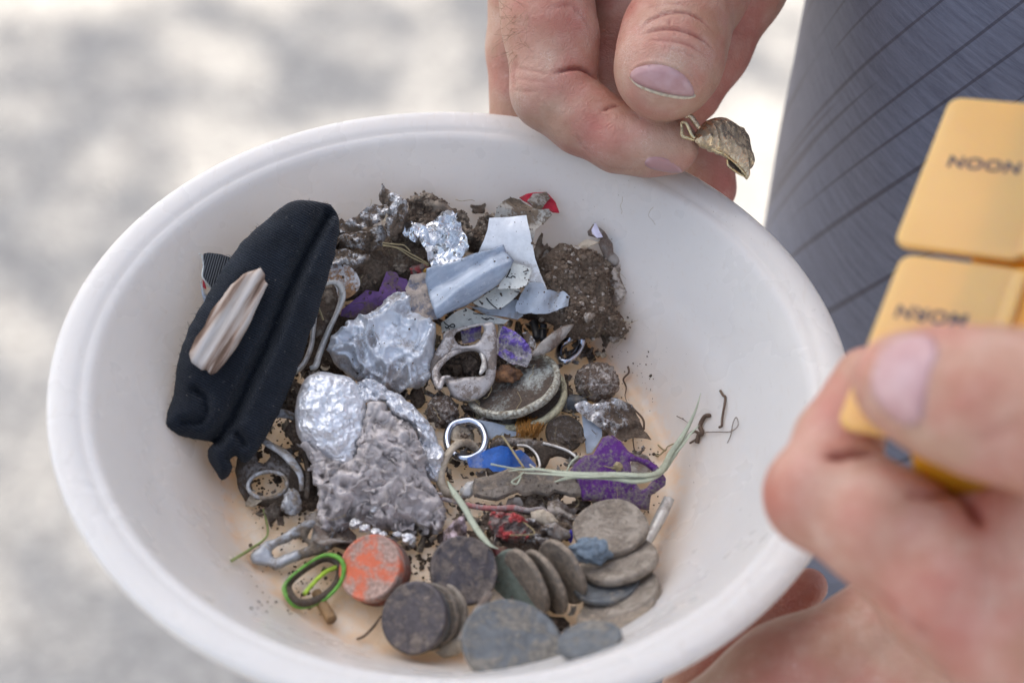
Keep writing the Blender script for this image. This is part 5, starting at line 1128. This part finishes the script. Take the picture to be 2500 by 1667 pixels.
# ---- pendant
def pendant():
    Rq = lambda p: q('R', p); d = 43.15
    mat = dirty('tarnished_bronze', (.66, .53, .36), .9, .24, .22, (.17, .13, .10), sc=3.5, bump=.03, bsc=11, var=.25, fine=.9, dr=.7)
    gold = dirty('worn_gold', (.72, .60, .36), 1, .25, .25, (.2, .15, .1), sc=4, bump=.01, var=.15)
    root = thing('pendant', PD(1760, 360, d), 'tarnished domed bronze pendant with a gold bail, dangling from the fingertips', 'pendant')
    n = nview(.75, 40); n = n/np.linalg.norm(n); C = PD(1765, 355, d)
    body = Rq([(530,400),(600,320),(720,262),(850,240),(960,250),(1080,320),(1200,398),(1320,458),(1352,520),(1405,600),(1452,700),(1480,860),(1515,1000),(1542,1100),(1520,1192),(1470,1200),(1455,1290),(1442,1400),(1405,1392),(1350,1300),(1240,1180),(1120,1070),(1030,985),(930,930),(840,905),(700,850),(600,800),(530,770),(450,690),(430,620),(470,480)])
    def hf(U, dd): return .015*nz(U, 6, 7, 3)+.05*np.clip(nz(U, 4.2, 9, 2)-.15, 0, 1)+.02*np.sin(U[:, 0]*26)*(U[:, 0] < -.25)
    sheet('dome', body, 0, mat, plane=(C, n), step=.035, sm=2, th=.03, puff=.34, pw=.5, pb=.12, parent=root, hf=hf)
    sheet('opening', Rq([(1060,1020),(1150,1080),(1280,1200),(1370,1340),(1290,1310),(1190,1245),(1080,1165),(1050,1100)]), 0, M['soil_dark'], plane=(C+n*.02, n), step=.06, th=.02, parent=root)  # flat dark sheet standing in for the shade inside the hollow
    def w(name, pts, r, dd=0, m_=gold, fl=None):
        V, F = tube(spline([(PD(*p, d+dd) if dd < -.5 else on_plane(*p, C, n)+n*(.05-dd)) for p in Rq(pts)], 6), list(np.interp(np.linspace(0, 1, (len(pts)-1)*6+1), np.linspace(0, 1, len(r)), r)), 8, flat=fl); mk(name, V, F, m_, root)
    w('gold_edge', [(540,760),(640,800),(760,850),(860,905),(960,935),(1060,1020),(1180,1120),(1320,1270),(1425,1395)], [.03, .05, .05, .04, .035, .035, .035, .03, .02], -.03)
    w('lower_lip', [(1050,1030),(1055,1110),(1090,1170),(1200,1250),(1290,1310),(1370,1350)], [.02, .03, .03, .03, .02], .02)
    w('bail', [(250,210),(340,180),(420,270),(480,360),(530,420)], [.04, .07, .07, .07, .05], -.75, mat)
    w('bail_loop', [(180,300),(195,430),(205,565),(300,600),(430,640)], [.03, .045, .055, .055, .04], -.85)
    w('bail_bar', [(180,300),(270,320),(330,430),(380,540),(440,610)], [.03, .045, .05, .05, .04], -.95)
pendant()

# ---- the nearer hand with the pill box
def near_hand():
    Nq = lambda pts: q('N', pts)
    thumb = chain([(2760,1060,27.2,215), (2560,1010,27.6,188), (2400,980,28.1,172), (2270,950,28.6,140), (2195,932,29.0,112)])
    index = chain([(2118,930,32.0,84), (2048,1070,31.5,102)]) + chain([(2045,1090,31.4,104), (2000,1205,30.8,126)]) + chain([(2000,1210,30.7,128), (2160,1290,30.0,150), (2330,1420,29.6,190), (2620,1600,29.2,260)]) + [vcap((2105,1185,30.6,84), (2125,1200,30.6,82))]
    mid = chain([(2290,1245,30.4,84), (2420,1330,30.4,120), (2620,1450,30.2,190)]); ring = chain([(2450,1255,30.8,86), (2620,1330,30.8,130)])
    palm = chain([(2650,1350,29.6,300), (3000,1500,30.5,300), (3600,1900,33,290)])
    V, F = sdf_mesh([(thumb, .5, .2), (index, .35, .08), (mid, .4, .05), (ring, .4, .05), (palm, .9, .5)], vox=.085)
    N = normals(V, F); hit = caster(V, F); V0 = V.copy()
    for s in [(Nq([(500,705),(590,690),(680,685)]), .09, -.22), (Nq([(1000,840),(1050,880),(1090,960)]), .1, -.2), (Nq([(800,850),(900,850),(1000,835)]), .08, -.08), (Nq([(1050,640),(1180,600),(1254,580)]), .1, -.03), (Nq([(640,1180),(800,1320),(900,1400)]), .12, -.05)]: V = stroke(V, N, hit, *s)
    hit = caster(V, F)
    red = reds(V, hit, [(*Nq([(a, b)])[0], s, k) for a, b, s, k in [(300, 860, 1.0, .6), (560, 950, .8, .35), (520, 690, .5, .5), (1080, 900, .8, .6), (850, 1250, 1.2, .5), (1000, 1350, 1.0, .5), (540, 520, .5, .5), (640, 300, .5, .4), (1100, 480, .8, .25)]])
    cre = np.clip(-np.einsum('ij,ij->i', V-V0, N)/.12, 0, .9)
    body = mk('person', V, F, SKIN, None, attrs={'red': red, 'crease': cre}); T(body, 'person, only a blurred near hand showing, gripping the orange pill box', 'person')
    decal('thumbnail', hit, Nq([(665,400),(690,320),(740,262),(810,235),(890,240),(925,300),(905,400),(880,500),(850,570),(790,580),(720,530),(675,470)]), .03, .06, NAIL, body, .09, .3, .05)
near_hand()
def under_hand():
    palm = chain([(2170,1560,36.6,135), (1950,1700,37.0,175), (1700,1900,37.4,200)]) + chain([(2170,1560,36.6,140), (2330,1800,36,260), (2500,2300,37,280), (2700,3200,40,290)]) + [vcap((1950,1800,37.2,200), (2300,1900,36.6,240))]
    fing = chain([(1975,1432,39.8,46), (1850,1530,40.2,70), (1700,1700,40.5,90)])
    V, F = sdf_mesh([(palm, .8, .2), (fing, .3, .2)], vox=.09); N = normals(V, F); hit = caster(V, F)
    red = reds(V, hit, [(1760, 1590, 1.2, .8), (1900, 1640, 1.0, .3), (1960, 1430, 1, .8)])
    body = mk('person', V, F, SKIN, None, attrs={'red': red}); T(body, 'person, only a palm showing, supporting the bowl from below at its near right side', 'person')
under_hand()

# ---- pill box
def pillbox():
    def m_box(name, c, rough=.38):
        b = MB(name); b.set(col=b.mix(b.noise(.6, 2), tuple(x*.93 for x in c), c), rough=rough, spec=.45, sss=.6, ssr=(1, .5, .12), sscale=.02); b.bump(b.noise(1.2, 2), .02, .3); return b.m
    body_m = m_box('orange_box', (.74, .32, .015)); lid_m = m_box('frosted_orange', (.78, .37, .13), .45)
    A0 = PD(2066, 1046, 29.7); A1 = PD(2395, 178, 35.0)
    v = (A1-A0); L_ = np.linalg.norm(v); v /= L_
    u = R2-np.dot(R2, v)*v-(_f)*.35; u -= np.dot(u, v)*v; u /= np.linalg.norm(u); n = np.cross(u, v); n /= np.linalg.norm(n)
    if np.dot(n, _f) > 0: n = -n
    root = thing('pill_box', A0, 'orange plastic pill box held between thumb and finger, its frosted lids marked upside down', 'pill box')
    def box(name, u0, u1, v0, v1, n0, n1, mat, parent, rad=.22, bev=.05):
        bm = bmesh.new(); pts = []
        for cu, cv, a0 in ((u1-rad, v1-rad, 0), (u0+rad, v1-rad, 90), (u0+rad, v0+rad, 180), (u1-rad, v0+rad, 270)):
            for k in range(6): a = math.radians(a0+18*k); pts.append((cu+rad*math.cos(a), cv+rad*math.sin(a)))
        rings = []
        c = ((u0+u1)/2, (v0+v1)/2)
        for nn, ins in ((n0, bev), (n0+bev*.3, bev*.3), (n0+bev, 0), (n1-bev, 0), (n1-bev*.3, bev*.3), (n1, bev)):
            ring = []
            for p in pts:
                dx, dy = p[0]-c[0], p[1]-c[1]; x = p[0]-math.copysign(min(ins, abs(dx)), dx); y = p[1]-math.copysign(min(ins, abs(dy)), dy); ring.append(bm.verts.new(Vector(A0+u*x+v*y+n*nn)))
            rings.append(ring)
        for a, b in zip(rings, rings[1:]):
            for k in range(len(pts)): bm.faces.new((a[k], a[(k+1) % len(pts)], b[(k+1) % len(pts)], b[k]))
        bm.faces.new(rings[0][::-1]); bm.faces.new(rings[-1]); bmesh.ops.recalc_face_normals(bm, faces=bm.faces)
        V = [tuple(x.co) for x in bm.verts]; F = [tuple(x.index for x in f.verts) for f in bm.faces] if bm.verts.index_update() is None else None
        bm.free(); return mk(name, V, F, mat, parent)
    W = 2.12; cell = L_/2.19
    box('body', 1.1, W+1.9, -.02, cell*4.1, -1.55, -.12, body_m, root, .2)
    words = ['MORN', 'NOON', None, None]
    lids = []
    for i in range(2):
        v0 = i*cell+.03; v1 = (i+1)*cell-.10; lift = .10 if i == 1 else 0.
        lid = box('lid', (-.2 if i != 1 else -.4), W, v0, v1, -.13+lift, .03+lift, lid_m, root, .28, .05)
        lid['label'] = ['lid marked MORN upside down, partly under the thumb', 'lid marked NOON', 'upper lid cut by the frame', 'farthest lid'][i]
        box('lid_hinge', W-.14, W+.12, v0+.1, v1-.1, -.15+lift, .10+lift, lid_m, lid, .08, .03)
        if words[i]:
            cu = bpy.data.curves.new('lettering', 'FONT'); cu.body = words[i]; cu.size = .44; cu.align_x = 'CENTER'; cu.align_y = 'CENTER'; cu.extrude = .004; cu.space_character = 1.08; cu.offset = .012
            to = bpy.data.objects.new('lettering_tmp', cu); link(to); dg = bpy.context.evaluated_depsgraph_get(); me = to.evaluated_get(dg).to_mesh()
            P = [tuple(x.co) for x in me.vertices]; Fq = [tuple(p.vertices) for p in me.polygons]; to.evaluated_get(dg).to_mesh_clear(); bpy.data.objects.remove(to)
            vc = v0+(v1-v0)*(.56 if i == 1 else .66)
            # the writing is upside down: turned half round in the plane of the lid
            V = [A0+u*(.78-x)+v*(vc-y)+n*(.036+lift+z) for x, y, z in P]
            mk('lettering', V, Fq, dirty('dark_print', (.035, .03, .045), 0, .5, .02), lid, smooth=False)
pillbox()

# ---- trousered legs
def m_denim():
    b = MB('streaked_trousers')
    cx = b.n.new('ShaderNodeCombineXYZ'); b.L(b.attr('su'), cx.inputs[0]); b.L(b.attr('sv'), cx.inputs[1]); uv = cx.outputs[0]
    co = b.map((1, 1, 1), (0, 0, math.radians(-56)), src=uv)
    co2 = b.map((1, 1, 1), (0, 0, math.radians(12)), src=uv)
    st = b.noise(1.0, 0, .5, co=b.map((.04, 4.6, 1), src=co)); st2 = b.noise(1.0, 3, .6, co=b.map((.5, 4.5, 1), src=co2)); wv = b.noise(1.0, 3, .7, co=b.map((4, 18, 1), src=co2))
    col = b.ramp(st2, [(.3, (.08, .092, .142)), (.7, (.15, .17, .24))])
    col = b.mix(b.math('MULTIPLY', b.ramp(wv, [(.4, 0), (.65, 1)]), .35), col, (.17, .195, .28))
    col = b.mix(b.ramp(st, [(.665, 0), (.70, .62)]), col, (.022, .018, .032))
    col = b.mix(b.ramp(b.noise(.06, 2, co=uv), [(.4, 0), (.7, .5)]), col, (.09, .072, .07))
    b.set(col=col, rough=.85, spec=.25, sheen=.3); b.bump(wv, .04, .6); return b.m
DENIM = m_denim()
def leg(name, parent, base, R, z0, z1, lean, seed, mat):
    """a trouser leg: an upright sleeve with soft folds"""
    V = []; F = []; su = []; sv = []; n = 96; m_ = 150
    for j in range(m_):
        z = z0+(z1-z0)*j/(m_-1); c = np.array([base[0]+lean[0]*(z-base[2]), base[1]+lean[1]*(z-base[2])]); rr = R*(1+.0022*(z-base[2]))
        for i in range(n):
            a = 2*math.pi*i/n; x, y = math.cos(a), math.sin(a)
            f = .16*noise.noise(Vector((x*1.6+seed, y*1.6, z*.04)))+.05*noise.noise(Vector((x*3+seed, y*3, z*.16)))
            V.append((c[0]+x*(rr+f*1.6), c[1]+y*(rr+f*1.6), z)); su.append(rr*(a if a < math.pi*1.0 else a)); sv.append(z)
    for j in range(m_-1):
        for i in range(n): F.append((j*n+i, j*n+(i+1) % n, (j+1)*n+(i+1) % n, (j+1)*n+i))
    return mk(name, V, F, mat, parent, attrs={'su': su, 'sv': sv})
def standing_person():
    b = PD(2605, 300, 54); root = thing('person', (b[0], b[1], GZ), 'person standing close behind the pill box, only slate blue streaked trousers showing', 'person')
    leg('trouser_leg', root, b, 9.2, GZ+2, b[2]+22, (0, 0), 1, DENIM)
    b2 = PD(2420, 420, 72)
    o = leg('trouser_leg', root, b2, 8.0, GZ+2, b2[2]+22, (.18, 0.05), 2, DENIM)
standing_person()
